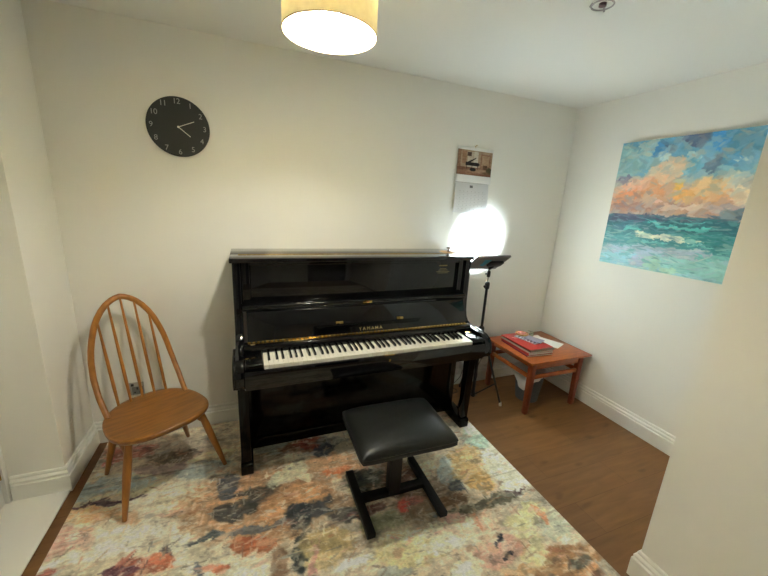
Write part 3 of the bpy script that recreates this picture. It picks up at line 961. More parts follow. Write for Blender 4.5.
for a, c in zip(loop, loop[1:] + loop[:1]):
    b.faces.new((top[a[0]][a[1]], top[c[0]][c[1]], bot[c[0]][c[1]], bot[a[0]][a[1]]))
bmesh.ops.recalc_face_normals(b, faces=b.faces)
m_ = MB()
m_._merge(b)
seat = m_.build('seat', M['vinyl'], st, world=False, angle=60, mtx=Matrix.Translation((-0.022, -0.028, 0)))
b = MB()
ring = []
for a, c in zip(loop, loop[1:] + loop[:1]):
    i, j = a[1], a[0]
    u = -1 + 2 * i / nx
    v = -1 + 2 * j / ny
    ring.append((u * hx * (1 - 0.030 * (1 - v * v)) * (1 - 0.055 * (abs(u) * abs(v)) ** 5) - 0.022, v * hy * (1 - 0.030 * (1 - u * u)) * (1 - 0.055 * (abs(u) * abs(v)) ** 5) - 0.028, 0.462))
b.tube(ring, 0.0035, 6, closed=True)
b.build('piping', M['vinyl'], seat, world=False)
b = MB()
b.tube([(0.05, 0.02, 0.395), (0.27, 0.02, 0.395)], 0.006, 10)
b.build('height_rod', M['steel'], st, world=False)

# ================================================================ WINDSOR CHAIR
ch = thing('spindle_back_chair', 'honey-coloured wooden hoop-back chair with spindles, left of the piano', 'chair', (-0.169, -0.384, FZ), R(30.4))
# seat outline: broad at the front (local -y), narrower at the back
out = []
for k_ in range(72):
    t = 2 * math.pi * k_ / 72
    c_, s_ = math.cos(t), math.sin(t)
    n_ = 2.7
    x_ = math.copysign(abs(c_) ** (2 / n_), c_)
    y_ = math.copysign(abs(s_) ** (2 / n_), s_)
    wdt = 0.222 - 0.020 * y_ - (0.034 * max(0, y_) ** 2)
    out.append((x_ * wdt - 0.020, y_ * 0.212 - 0.052))
b = bmesh.new()
lev = [(0.955, 0.396), (0.985, 0.403), (1.0, 0.413), (0.995, 0.421), (0.975, 0.4245), (0.90, 0.423), (0.75, 0.420), (0.5, 0.417), (0.25, 0.416)]
rings = []
for s_, z_ in lev:
    rings.append([b.verts.new(((x + 0.020) * s_ - 0.020, (y + 0.052) * s_ - 0.052, z_)) for x, y in out])
n_ = len(out)
for A, D in zip(rings[:-1], rings[1:]):
    for k_ in range(n_):
        b.faces.new((A[k_], A[(k_ + 1) % n_], D[(k_ + 1) % n_], D[k_]))
b.faces.new(rings[0][::-1])
b.faces.new(rings[-1])
bmesh.ops.recalc_face_normals(b, faces=b.faces)
m_ = MB()
m_._merge(b)
m_.build('seat', M['elm'], ch, world=False, angle=50)
# legs: foot and top positions (local)
feet = {'fl': (-0.245, -0.200), 'fr': (0.245, -0.200), 'bl': (-0.212, 0.200), 'br': (0.212, 0.200)}
tops = {'fl': (-0.178, -0.175), 'fr': (0.140, -0.175), 'bl': (-0.150, 0.080), 'br': (0.115, 0.080)}


def leg_at(k_, z):
    f = z / 0.402
    return Vector((feet[k_][0] + (tops[k_][0] - feet[k_][0]) * f, feet[k_][1] + (tops[k_][1] - feet[k_][1]) * f, z + 0.005 * (1 - f)))


for k_ in feet:
    zz_ = [0, 0.03, 0.12, 0.22, 0.30, 0.35, 0.402]
    rr_ = [0.0105, 0.012, 0.0155, 0.0185, 0.0185, 0.0165, 0.014]
    MB().tube([leg_at(k_, z) for z in zz_], rr_, 16).build('leg', M['beech'], ch, world=False)
mid = []
for s_ in 'lr':
    a_, c_ = leg_at('f' + s_, 0.315), leg_at('b' + s_, 0.300)
    m0 = (a_ + c_) / 2
    MB().tube([a_, a_.lerp(c_, 0.3), m0, a_.lerp(c_, 0.7), c_], [0.008, 0.0105, 0.012, 0.0105, 0.008], 12).build('side_stretcher', M['beech'], ch, world=False)
    mid.append(m0)
MB().tube([mid[0], mid[0].lerp(mid[1], 0.5), mid[1]], [0.008, 0.0125, 0.008], 12).build('cross_stretcher', M['beech'], ch, world=False)
# the bent hoop back
def back_pt(x, s):
    """point in the leaning back plane: x across, s up along it"""
    return Vector((x - 0.020, 0.150 + s * math.sin(R(HOOP_TILT)) - 0.115 * max(0.0, 1 - s / 0.26) ** 2 * (1 if s < 0.26 else 0), 0.420 + s * math.cos(R(HOOP_TILT))))


HOOP_TILT = 16.0
HH = 0.560
def hoop_half(s):
    """half width of the hoop at height s: widest above the middle"""
    f = min(1.0, max(0.0, s / HH))
    return float(np.interp(f, [0, 0.15, 0.30, 0.45, 0.55, 0.65, 0.74, 0.82, 0.89, 0.94, 0.975, 0.993, 1.0],
                           [0.180, 0.186, 0.184, 0.176, 0.167, 0.153, 0.137, 0.117, 0.092, 0.067, 0.040, 0.018, 0.0]))
hoop = []
ss = [HH * i / 24 * 0.62 for i in range(25)] + [HH * (0.62 + 0.38 * math.sin(math.pi / 2 * i / 22)) for i in range(1, 23)]
for s_ in ss:
    hoop.append(back_pt(-hoop_half(s_), s_))
for s_ in ss[-2::-1]:
    hoop.append(back_pt(hoop_half(s_), s_))
MB().tube(hoop, [0.0132 + 0.002 * math.sin(math.pi * i / (len(hoop) - 1)) for i in range(len(hoop))], 14).build('hoop', M['beech'], ch, world=False)
for i in range(5):
    f = (i - 2) / 2.0
    xb, xt = f * 0.112, f * 0.118
    # height where the spindle meets the hoop
    st_ = 0.3
    for s_ in np.linspace(0.25, HH - 0.004, 300):
        if hoop_half(s_) >= abs(xb + (xt - xb) * s_ / HH):
            st_ = s_
    yb = 0.168 - 0.035 * f * f
    a_ = Vector((xb - 0.020, 0.132 - 0.010 * abs(f), 0.416))
    c_ = back_pt(xb + (xt - xb) * st_ / HH, st_)
    MB().tube([a_, a_.lerp(c_, 0.25), a_.lerp(c_, 0.5), a_.lerp(c_, 0.75), c_], [0.0062, 0.0082, 0.0080, 0.0065, 0.0050], 10).build('spindle', M['beech'], ch, world=False)

# ================================================================ COFFEE TABLE
TX0, TX1, TY0, TY1, TZ = 2.222, 2.845, -0.578, -0.045, 0.440
tb = thing('coffee_table', 'low reddish-brown wooden side table with books on it, in the corner', 'table', ((TX0 + TX1) / 2, (TY0 + TY1) / 2, 0))
b = MB()
b.prism([(TX0, TY0), (TX1, TY0), (TX1, TY1), (TX0, TY1)], 'z', TZ - 0.016, TZ, bev=0.004)
b.build('tabletop', M['teak'], tb)
lx = (2.266, 2.750)
ly = (-0.545, -0.09)
for x_ in lx:
    for y_ in ly:
        b = bmesh.new()
        bmesh.ops.create_cube(b, size=1.0)
        for v in b.verts:
            top_ = v.co.z > 0
            hw = 0.023 if top_ else 0.018
            v.co = Vector((x_ + v.co.x * 2 * hw, y_ + v.co.y * 2 * hw, (TZ - 0.016) if top_ else 0.0))
        bmesh.ops.bevel(b, geom=list(b.edges), offset=0.006, segments=2, affect='EDGES', profile=0.5)
        m_ = MB()
        m_._merge(b)
        m_.build('leg', M['teak_dark'], tb)
for y_ in ly:
    MB().box(lx[0] + 0.02, lx[1] - 0.02, y_ - 0.010, y_ + 0.010, 0.372, TZ - 0.016, bev=0.002).build('apron', M['teak'], tb)
    MB().box(lx[0] + 0.018, lx[1] - 0.018, y_ - 0.010, y_ + 0.010, 0.292, 0.322, bev=0.003).build('rail', M['teak'], tb)
for x_ in lx:
    MB().box(x_ - 0.010, x_ + 0.010, ly[0] + 0.02, ly[1] - 0.02, 0.385, TZ - 0.016, bev=0.002).build('apron', M['teak'], tb)
    MB().box(x_ - 0.010, x_ + 0.010, ly[0] + 0.018, ly[1] - 0.018, 0.292, 0.322, bev=0.003).build('rail', M['teak'], tb)

# ---- the pile of music books
def book(name, label, cx, cy, z0, w_, d_, t_, rz, cover, page, hard=False, group='music books piled on the side table'):
    o = thing(name, label, 'book', (cx, cy, z0), rz, group)
    cm = mat(name + '_cover', cover, 0.35, noise=0.12, nscale=12)
    ct = min(0.0016, t_ * 0.2)
    e = 0.002
    b = MB()
    b.box(-w_ / 2, w_ / 2, -d_ / 2, d_ / 2, 0, ct, bev=ct * 0.3, seg=1)
    b.box(-w_ / 2, w_ / 2, -d_ / 2, d_ / 2, t_ - ct, t_, bev=ct * 0.3, seg=1)
    b.box(-w_ / 2, -w_ / 2 + ct, -d_ / 2, d_ / 2, 0.0003, t_ - 0.0003)
    b.build('cover', cm, o, world=False)
    pg = MB()
    pg.box(-w_ / 2 + ct, w_ / 2 - e, -d_ / 2 + e, d_ / 2 - e, ct, t_ - ct)
    pg.build('pages', M['page_' + page], o, world=False)
    return o


for nm_, c_ in (('cream', (0.66, 0.60, 0.46)), ('white', (0.72, 0.70, 0.64)), ('grey', (0.36, 0.34, 0.28))):
    mm_ = bpy.data.materials.new('pages_' + nm_)
    mm_.use_nodes = True
    nt = mm_.node_tree
    wv = nt.nodes.new('ShaderNodeTexWave')
    wv.bands_direction = 'Z'
    wv.inputs['Scale'].default_value = 400
    mx = nt.nodes.new('ShaderNodeMix')
    mx.data_type = 'RGBA'
    mx.inputs[6].default_value = (*c_, 1)
    mx.inputs[7].default_value = (*(v * 0.72 for v in c_), 1)
    tc = nt.nodes.new('ShaderNodeTexCoord')
    nt.links.new(tc.outputs['Object'], wv.inputs['Vector'])
    nt.links.new(wv.outputs['Fac'], mx.inputs[0])
    nt.links.new(mx.outputs[2], nt.nodes['Principled BSDF'].inputs['Base Color'])
    nt.nodes['Principled BSDF'].inputs['Roughness'].default_value = 0.8
    M['page_' + nm_] = mm_
BX, BY = 2.405, -0.320
z_ = TZ + 0.0003
bk = [
    ('music_book', 'purple-edged red music book at the bottom of the pile', 0.225, 0.300, 0.010, 2, srgb(120, 30, 60), 'cream', (0.000, 0.000)),
    ('music_book', 'red-covered music book second from the bottom of the pile', 0.226, 0.302, 0.016, 4, srgb(186, 62, 52), 'white', (0.003, 0.004)),
    ('music_book', 'white-covered music book in the middle of the pile', 0.224, 0.300, 0.010, 6, srgb(205, 198, 178), 'white', (0.001, 0.002)),
    ('music_book', 'grey-green music book below the topmost red one', 0.228, 0.302, 0.011, 5, srgb(84, 88, 78), 'grey', (0.008, -0.002)),
    ('music_book', 'bright red music book on top of the pile', 0.222, 0.298, 0.007, 7, srgb(178, 48, 42), 'grey', (-0.004, 0.004)),
]
rot0 = -6
for nm_, lb_, w_, d_, t_, rz_, cv_, pgc, (ox, oy) in bk:
    top_book = book(nm_, lb_, BX + ox, BY + oy, z_, w_ * 1.06, d_ * 1.08, t_ * 1.1, R(rot0 + rz_), cv_, pgc)
    z_ += t_ * 1.1 + 0.0003
# faint pale title on the top book
b = MB()
b.box(-0.075, 0.03, 0.075, 0.087, 0.0078, 0.0081)
b.box(-0.075, -0.005, 0.055, 0.061, 0.0078, 0.0081)
b.build('title', mat('pale_print', (0.75, 0.35, 0.32), 0.6), top_book, world=False)
# booklets lying on the pile
zb = z_
o = book('booklet', 'thin dark-striped white booklet lying across the red books', BX + 0.030, BY + 0.020, zb, 0.105, 0.190, 0.006, R(14), srgb(205, 202, 205), 'white', group='small booklets on the pile')
b = MB()
for q in range(6):
    b.box(-0.050, -0.020, -0.085 + q * 0.028, -0.072 + q * 0.028, 0.0061, 0.0064)
b.build('stripes', mat('dark_stripe_print', (0.05, 0.04, 0.08), 0.6), o, world=False)
zb += 0.0068
o = book('booklet', 'lilac-grey booklet on top of the striped booklet', BX + 0.058, BY - 0.012, zb, 0.095, 0.140, 0.005, R(24), srgb(150, 148, 172), 'white', group='small booklets on the pile')
# round pink and yellow trinket dish
b = MB()
b.lathe([(0, 0), (0.040, 0), (0.050, 0.004), (0.053, 0.012), (0.050, 0.016), (0.044, 0.012), (0, 0.008)], n=32)
pc = thing('trinket_dish', 'small round yellow dish holding pink bits on the book pile', 'dish', (BX + 0.040, BY + 0.105, zb), 0)
b.build('dish', mat('yellow_glaze', srgb(214, 176, 96), 0.4, noise=0.3, nscale=40, col2=srgb(205, 130, 90)), pc, world=False)
b = MB()
for q, (qx, qy, qr) in enumerate(((-0.020, 0.010, 0.016), (0.008, 0.018, 0.014), (0.020, -0.008, 0.015), (-0.006, -0.018, 0.015))):
    b.lathe([(0, 0.006), (qr * 0.8, 0.008), (qr, 0.014), (qr * 0.7, 0.022), (0, 0.026)], qx, qy, n=14)
b.build('pink_filling', mat('pink_candy', srgb(232, 130, 130), 0.5, noise=0.4, nscale=50, col2=srgb(240, 190, 160)), pc, world=False)
pt = thing('small_tin', 'small pale green tin behind the book pile', 'tin', (BX + 0.185, BY + 0.165, TZ + 0.0003), R(20))
MB().box(-0.035, 0.035, -0.025, 0.025, 0, 0.045, bev=0.006).build('tin_body', mat('pale_green_enamel', srgb(150, 160, 120), 0.4, noise=0.3, nscale=30, col2=srgb(190, 190, 160)), pt, world=False)
MB().box(-0.037, 0.037, -0.027, 0.027, 0.0445, 0.055, bev=0.004).build('tin_lid', mat('dark_green_enamel', srgb(86, 92, 70), 0.4, noise=0.3, nscale=60, col2=srgb(205, 200, 170)), pt, world=False)


def sheet(name, label, cx, cy, z0, w_, d_, rz, lift=0.002):
    nx, ny = 8, 10
    b = bmesh.new()
    V = [[b.verts.new(((i / nx - 0.5) * w_, (j / ny - 0.5) * d_, lift * (abs(i / nx - 0.5) * 2) ** 3 + 0.0006)) for i in range(nx + 1)] for j in range(ny + 1)]
    for j in range(ny):
        for i in range(nx):
            b.faces.new((V[j][i], V[j][i + 1], V[j + 1][i + 1], V[j + 1][i]))
    geo = bmesh.ops.extrude_face_region(b, geom=list(b.faces))
    for v in [g for g in geo['geom'] if isinstance(g, bmesh.types.BMVert)]:
        v.co.z -= 0.0006
    bmesh.ops.recalc_face_normals(b, faces=b.faces)
    m_ = MB()
    m_._merge(b)
    o = m_.build(name, M['paper'])
    o.location = (cx, cy, z0)
    o.rotation_euler = (0, 0, rz)
    return tag(o, label, 'paper', 'white papers on the side table')


sheet('paper_sheet', 'white sheet of paper lying flat beside the book pile', 2.680, -0.285, TZ + 0.0004, 0.150, 0.210, R(24))
sheet('paper_sheet', 'white folded paper poking out behind the book pile', 2.640, -0.200, TZ + 0.0034, 0.120, 0.160, R(-12))

# ================================================================ WASTE BASKET
wb = thing('waste_basket', 'grey woven waste basket with a white bin bag, beneath the side table', 'waste basket', (2.455, -0.360, 0))
def basket_mat():
    m = bpy.data.materials.new('grey_weave')
    m.use_nodes = True
    nt = m.node_tree
    p = nt.nodes['Principled BSDF']
    tc = nt.nodes.new('ShaderNodeTexCoord')
    w1 = nt.nodes.new('ShaderNodeTexWave')
    w1.bands_direction = 'Z'
    w1.inputs['Scale'].default_value = 26
    w1.inputs['Distortion'].default_value = 1.5
    nt.links.new(tc.outputs['Object'], w1.inputs['Vector'])
    rp = nt.nodes.new('ShaderNodeMix')
    rp.data_type = 'RGBA'
    rp.inputs[6].default_value = (0.045, 0.052, 0.055, 1)
    rp.inputs[7].default_value = (0.13, 0.145, 0.15, 1)
    nt.links.new(w1.outputs['Fac'], rp.inputs[0])
    nt.links.new(rp.outputs[2], p.inputs['Base Color'])
    p.inputs['Roughness'].default_value = 0.8
    return m
b = bmesh.new()
NB, NR = 96, 34
prev = None
for j in range(NR + 1):
    z = 0.26 * j / NR
    r0 = 0.085 + 0.030 * j / NR
    ring = []
    for k_ in range(NB):
        t = 2 * math.pi * k_ / NB
        bulge = 0.0022 * math.sin(t * 24 + math.pi * (j // 2))
        ring.append(b.verts.new(((r0 + bulge) * math.cos(t), (r0 + bulge) * math.sin(t), z)))
    if prev:
        for k_ in range(NB):
            b.faces.new((prev[k_], prev[(k_ + 1) % NB], ring[(k_ + 1) % NB], ring[k_]))
    else:
        b.faces.new(ring[::-1])
    prev = ring
m_ = MB()
m_._merge(b)
m_.build('basket', basket_mat(), wb, world=False)
# bag: inside liner, folded over the rim and hanging unevenly
random.seed(5)
b = bmesh.new()
NB = 72
def drop(t):
    # longest towards the left front, a knotted ear at the right
    return 0.020 + 0.125 * math.exp(-(((t - R(205)) % (2 * math.pi) if (t - R(205)) % (2 * math.pi) < math.pi else (t - R(205)) % (2 * math.pi) - 2 * math.pi) / 0.62) ** 2) + 0.05 * math.exp(-((t - R(335)) / 0.2) ** 2) + 0.006 * math.sin(9 * t)
levels = []
for j in range(10):
    f = j / 9
    ring = []
    for k_ in range(NB):
        t = 2 * math.pi * k_ / NB
        wob = 0.004 * math.sin(11 * t + j) + 0.003 * math.sin(17 * t - 2 * j)
        if j < 3:
            z = 0.12 + 0.14 * j / 2.0
            r0 = 0.096 + 0.014 * j / 2
            if j == 2:
                z = 0.266
        elif j == 3:
            z, r0 = 0.268, 0.119
        else:
            g = (j - 3) / 6.0
            z = 0.266 - drop(t) * g
            r0 = 0.122 + 0.012 * math.sin(g * 2.5) + wob * (0.4 + g)
            ear = math.exp(-((t - R(330)) / 0.22) ** 2)
            r0 += ear * 0.045 * g
            z += ear * 0.02 * g
        ring.append(b.verts.new((r0 * math.cos(t), r0 * math.sin(t), z)))
    levels.append(ring)
for A, D in zip(levels[:-1], levels[1:]):
    for k_ in range(NB):
        b.faces.new((A[k_], A[(k_ + 1) % NB], D[(k_ + 1) % NB], D[k_]))
b.faces.new(levels[0][::-1])
m_ = MB()
m_._merge(b)
M['bag'] = mat('white_bin_bag', (0.70, 0.70, 0.68), 0.4, bump=0.4, bscale=60)
m_.build('bin_bag', M['bag'], wb, world=False, angle=80)

# ================================================================ LIGHT PANEL ON A TRIPOD STAND
SX, SY = 1.972, -0.275
SH = 1.105
ls = thing('tripod_lamp', 'black tripod stand with a flat lamp head lighting the wall beside the piano', 'lamp', (SX, SY, 0))
PB = M['plastic_black']
MB().tube([(SX, SY, 0.055), (SX, SY, 0.62)], 0.0125, 16).build('lower_tube', PB, ls)
MB().tube([(SX, SY, 0.60), (SX, SY, 0.98)], 0.0100, 16).build('middle_tube', PB, ls)
MB().tube([(SX, SY, 0.97), (SX, SY, SH - 0.012)], 0.0055, 12).build('top_rod', M['steel'], ls)
b = MB().lathe([(0, 0.585), (0.019, 0.585), (0.021, 0.60), (0.021, 0.635), (0.016, 0.645), (0, 0.645)], SX, SY, 20)
b.tube([(SX, SY, 0.615), (SX - 0.045, SY - 0.010, 0.615)], [0.006, 0.010], 10)
b.build('collar', PB, ls)
b = MB().lathe([(0, 0.945), (0.016, 0.945), (0.018, 0.955), (0.018, 0.985), (0.013, 0.998), (0, 0.998)], SX, SY, 20)
b.tube([(SX, SY, 0.965), (SX - 0.032, SY - 0.010, 0.965)], [0.005, 0.010], 10)
b.build('knob_collar', PB, ls)
b = MB().lathe([(0, 1.035), (0.011, 1.035), (0.013, 1.045), (0.013, 1.075), (0.008, 1.085), (0, 1.085)], SX, SY, 20)
b.tube([(SX, SY, 1.055), (SX - 0.026, SY, 1.060)], [0.004, 0.007], 10)
b.build('spigot', PB, ls)
MB().lathe([(0, 0.045), (0.017, 0.045), (0.019, 0.055), (0.019, 0.078), (0.015, 0.086), (0, 0.086)], SX, SY, 20).build('brace_collar', PB, ls)
for a_ in (-36.5, 83.5, 203.5):
    ca, sa = math.cos(R(a_)), math.sin(R(a_))
    top_ = Vector((SX + 0.018 * ca, SY + 0.018 * sa, 0.600))
    foot = Vector((SX + 0.218 * ca, SY + 0.218 * sa, 0.010))
    lg = MB().tube([top_, foot], 0.0085, 12).build('leg', PB, ls)
    MB().tube([foot + Vector((0, 0, 0.022)) - 0.004 * Vector((ca, sa, 0)), foot + Vector((0.001 * ca, 0.001 * sa, -0.007))], [0.0105, 0.0105], 12).build('rubber_foot', M['rubber'] if a_ > 0 else M['white_plastic'], lg)
    jn = top_.lerp(foot, 0.70)
    MB().tube([Vector((SX + 0.016 * ca, SY + 0.016 * sa, 0.066)), jn], 0.0052, 10).build('brace', PB, ls)

# the lamp head: a thin flat panel, lit face up towards the wall
PXA, PXB = 1.775, 2.052
Tt = Vector((0, -0.398, 1.204))
Bb = Vector((0, -0.244, 1.087))
pdir = (Tt - Bb).normalized()
pn = Vector((0, -pdir.z, pdir.y)).normalized()     # out of the back of the lamp, towards the room
if pn.y > 0:
    pn = -pn
PHh = (Tt - Bb).length
pc_ = Vector(((PXA + PXB) / 2, 0, 0)) + (Tt + Bb) / 2
Lm = Matrix((Vector((1, 0, 0)), pdir, pn)).transposed().to_4x4()   # x across, y up the panel, z out of its back
if Lm.to_3x3().determinant() < 0:
    Lm = Matrix((Vector((-1, 0, 0)), pdir, pn)).transposed().to_4x4()
W2 = (PXB - PXA) / 2
H2 = PHh / 2
M['grey_case'] = mat('dark_grey_case', (0.20, 0.19, 0.18), 0.35)
b = MB().box(-W2, W2, -H2, H2, -0.016, 0.0, bev=0.003)
lp = b.build('lamp_head', M['grey_case'], ls, world=False, mtx=Lm)
lp.location = pc_ - ls.location
b = MB().box(-W2 + 0.010, W2 - 0.010, -H2 + 0.010, H2 - 0.010, -0.0175, -0.0162)
M['panel_light'] = emit_mat('led_panel_face', PANEL_COLOR, PANEL_STRENGTH)
b.build('diffuser', M['panel_light'], lp, world=False, mtx=Lm)
sgn = 1 if Lm.to_3x3().col[0].x > 0 else -1
b = MB().prism([(-0.05, -0.035), (0.05, -0.035), (0.062, -0.022), (0.062, 0.022), (0.05, 0.035), (-0.05, 0.035), (-0.062, 0.022), (-0.062, -0.022)], 'z', 0.0, 0.014, bev=0.003)
b.build('control_box', PB, lp, world=False, mtx=Lm @ Matrix.Translation((0.062 * sgn, 0.004, 0)))
b = MB()
b.prism([(-0.022, -0.034), (0.018, -0.050), (0.024, 0.02), (0.030, 0.048), (-0.030, 0.052), (-0.018, 0.0)], 'z', 0.0002, 0.0012)
b.build('blue_sticker', mat('blue_sticker', srgb(40, 150, 175), 0.4), lp, world=False, mtx=Lm @ Matrix.Translation((-0.030 * sgn, 0.006, 0)))
b = MB()
b.box(-0.010, 0.010, -0.022, 0.022, 0.0, 0.020, bev=0.003)
b.build('mount', PB, lp, world=False, mtx=Lm @ Matrix.Translation((sgn * (SX - pc_.x), -0.045, 0)))

# unseen lamp head added behind the panel to throw the bright pool on the wall
HEAD = Vector((1.990, -0.222, 1.135))
AIM = Vector((2.022, YB, 1.202))
hq = (HEAD - AIM).to_track_quat('Z', 'Y')
hm = Matrix.Translation(HEAD - pc_) @ hq.to_matrix().to_4x4()
b = MB().lathe([(0, 0.030), (0.020, 0.030), (0.024, 0.020), (0.040, -0.012), (0.0385, -0.012), (0.022, 0.018), (0, 0.020)], n=32)
b.build('unseen_reflector', M['plastic_black'], lp, world=False, mtx=hm)
sl = bpy.data.lights.new('unseen_spot', 'SPOT')
sl.energy = SPOT_POWER
sl.color = PANEL_COLOR
sl.spot_size = R(98)
sl.spot_blend = 0.7
sl.shadow_soft_size = 0.012
so = bpy.data.objects.new('unseen_spot', sl)
COL.objects.link(so)
so.parent = lp
so.matrix_basis = hm @ Matrix.Translation((0, 0, -0.004))

# ================================================================ PENDANT LAMP
LX, LY, LZ = 0.585, -1.075, 2.042
LR, LH = 0.148, 0.20
pl = thing('pendant_lamp', 'cream fabric drum pendant lamp hanging from the ceiling, lit', 'lamp', (LX, LY, H))
sh = bpy.data.materials.new('woven_cream_shade')
sh.use_nodes = True
nt = sh.node_tree
nt.nodes.remove(nt.nodes['Principled BSDF'])
df = nt.nodes.new('ShaderNodeBsdfDiffuse')
tr = nt.nodes.new('ShaderNodeBsdfTranslucent')
mx = nt.nodes.new('ShaderNodeMixShader')
mx.inputs[0].default_value = SHADE_TRANS = 0.105
tc = nt.nodes.new('ShaderNodeTexCoord')
wn = nt.nodes.new('ShaderNodeTexNoise')
wn.inputs['Scale'].default_value = 60
wn.inputs['Detail'].default_value = 4
nt.links.new(tc.outputs['Object'], wn.inputs['Vector'])
cr_ = nt.nodes.new('ShaderNodeMix')
cr_.data_type = 'RGBA'
cr_.inputs[6].default_value = (0.70, 0.63, 0.42, 1)
cr_.inputs[7].default_value = (0.86, 0.79, 0.56, 1)
nt.links.new(wn.outputs['Fac'], cr_.inputs[0])
nt.links.new(cr_.outputs[2], df.inputs[0])
nt.links.new(cr_.outputs[2], tr.inputs[0])
nt.links.new(df.outputs[0], mx.inputs[1])
nt.links.new(tr.outputs[0], mx.inputs[2])
nt.links.new(mx.outputs[0], nt.nodes['Material Output'].inputs[0])
M['rim'] = mat('pale_rim', (0.45, 0.36, 0.22), 0.5)
M['shade_inner'] = mat('white_shade_lining', (0.88, 0.86, 0.80), 0.8)
MB().lathe([(LR, LZ), (LR, LZ + LH), (LR - 0.0015, LZ + LH), (LR - 0.0015, LZ), (LR, LZ)], LX, LY, 64).build('shade', sh, pl, angle=60)
for z_r in (LZ + 0.001, LZ + LH - 0.001):
    b = MB()
    b.tube([(LX + LR * math.cos(t), LY + LR * math.sin(t), z_r) for t in [2 * math.pi * i / 64 for i in range(64)]], 0.0022, 8, closed=True)
    b.build('rim_ring', M['rim'], pl)
M['opal'] = bpy.data.materials.new('opal_diffuser')
M['opal'].use_nodes = True
nt = M['opal'].node_tree
nt.nodes.remove(nt.nodes['Principled BSDF'])
tr2 = nt.nodes.new('ShaderNodeBsdfTranslucent')
tr2.inputs[0].default_value = (0.92, 0.92, 0.90, 1)
nt.links.new(tr2.outputs[0], nt.nodes['Material Output'].inputs[0])
b = MB()
b.tube([(LX - LR + 0.003, LY, LZ + LH - 0.012), (LX + LR - 0.003, LY, LZ + LH - 0.012)], 0.002, 6)
b.tube([(LX, LY - LR + 0.003, LZ + LH - 0.012), (LX, LY + LR - 0.003, LZ + LH - 0.012)], 0.002, 6)
b.build('spider_fitting', M['white_plastic'], pl)
ZB = LZ + 0.080
M['bulb_light'] = emit_mat('bulb_glow', BULB_COLOR, BULB_STRENGTH)
prof = [(0, ZB - 0.034)] + [(0.034 * math.sin(R(a)), ZB - 0.034 * math.cos(R(a))) for a in range(15, 136, 15)] + [(0.016, ZB + 0.036), (0.014, ZB + 0.052), (0, ZB + 0.052)]
MB().lathe(prof, LX, LY, 28).build('bulb', M['bulb_light'], pl)
MB().lathe([(0, ZB + 0.050), (0.017, ZB + 0.050), (0.020, ZB + 0.060), (0.020, ZB + 0.105), (0.008, ZB + 0.120), (0, ZB + 0.120)], LX, LY, 24).build('bulb_holder', M['white_plastic'], pl)
MB().tube([(LX, LY, ZB + 0.115), (LX, LY, H - 0.02)], 0.0035, 8).build('flex', M['white_plastic'], pl)
MB().lathe([(0, H), (0.045, H), (0.045, H - 0.008), (0.030, H - 0.022), (0.008, H - 0.030), (0, H - 0.030)], LX, LY, 32).build('ceiling_rose', M['white_plastic'], pl)

# ================================================================ CLOCK
CX, CZ, CR = -0.008, 1.871, 0.152
ck = thing('wall_clock', 'round charcoal wall clock with pale numerals on the back wall', 'clock', (CX, YB, CZ))
rotw = Matrix.Translation((CX, YB, CZ)) @ Matrix.Rotation(R(90), 4, 'X')   # local z points out into the room
b = MB().lathe([(0, 0.0), (CR - 0.004, 0.0), (CR, 0.003), (CR, 0.014), (CR - 0.002, 0.016), (0, 0.016)], n=96)
b.build('face', M['clock_face'], ck, mtx=rotw)
for hnum in range(1, 13):
    a = R(90 - 30 * hnum)
    rr = 0.128
    text_part('numeral', str(hnum), 0.038, M['clock_ink'], ck, rotw @ Matrix.Translation((rr * math.cos(a), rr * math.sin(a), 0.0164)), spacing=0.95, extrude=0.0002)


def hand(name, deg, length, wdt, z):
    a = R(90 - deg)
    d = Vector((math.cos(a), math.sin(a)))
    n = Vector((-d.y, d.x))
    pts = [(-d * 0.006 + n * wdt / 2), (d * length + n * wdt / 2), (d * length - n * wdt / 2), (-d * 0.006 - n * wdt / 2)]
    MB().prism([(p.x, p.y) for p in pts], 'z', z, z + 0.001).build(name, M['clock_hand'], ck, mtx=rotw)


hand('hour_hand', 129, 0.072, 0.0038, 0.0180)
hand('minute_hand', 66.5, 0.086, 0.0032, 0.0200)
MB().lathe([(0, 0.016), (0.005, 0.016), (0.005, 0.022), (0, 0.0225)], n=20).build('spindle_cap', M['clock_hand'], ck, mtx=rotw)

# ================================================================ CALENDAR
CL, CRt = 1.776, 2.092
cal = thing('wall_calendar', 'wall calendar with a grand piano photograph above a month page', 'calendar', ((CL + CRt) / 2, YB, 1.96))


def cal_page(name, z0, z1, y_of, m, nx=40, nz=40, colours=None, x0=CL, x1=CRt, sk0=0.0, sk1=0.0):
    xs_ = np.linspace(0, 1, nx)
    zs_ = np.linspace(0, 1, nz)
    U, V = np.meshgrid(xs_, zs_)
    SKW = sk0 * (1 - V) + sk1 * V
    Xp = x0 + (x1 - x0) * U + SKW
    Zp = z0 + (z1 - z0) * V - 0.006 * (U - 0.5)
    Yp = y_of(U, V)
    cols_ = colours(U, V) if colours else np.full(U.shape + (3,), 232.0)
    P_ = np.stack([Xp, Yp, Zp], -1) - np.array(cal.location)
    me = colour_grid(nx, nz, P_, cols_)
    o = link(name, me, m, cal)
    md = o.modifiers.new('thick', 'SOLIDIFY')
    md.thickness = 0.0008
    md.offset = 0
    return o


M['print'] = attr_mat('printed_paper', 0.35, 40, 0.02, 0, gain=0.92)


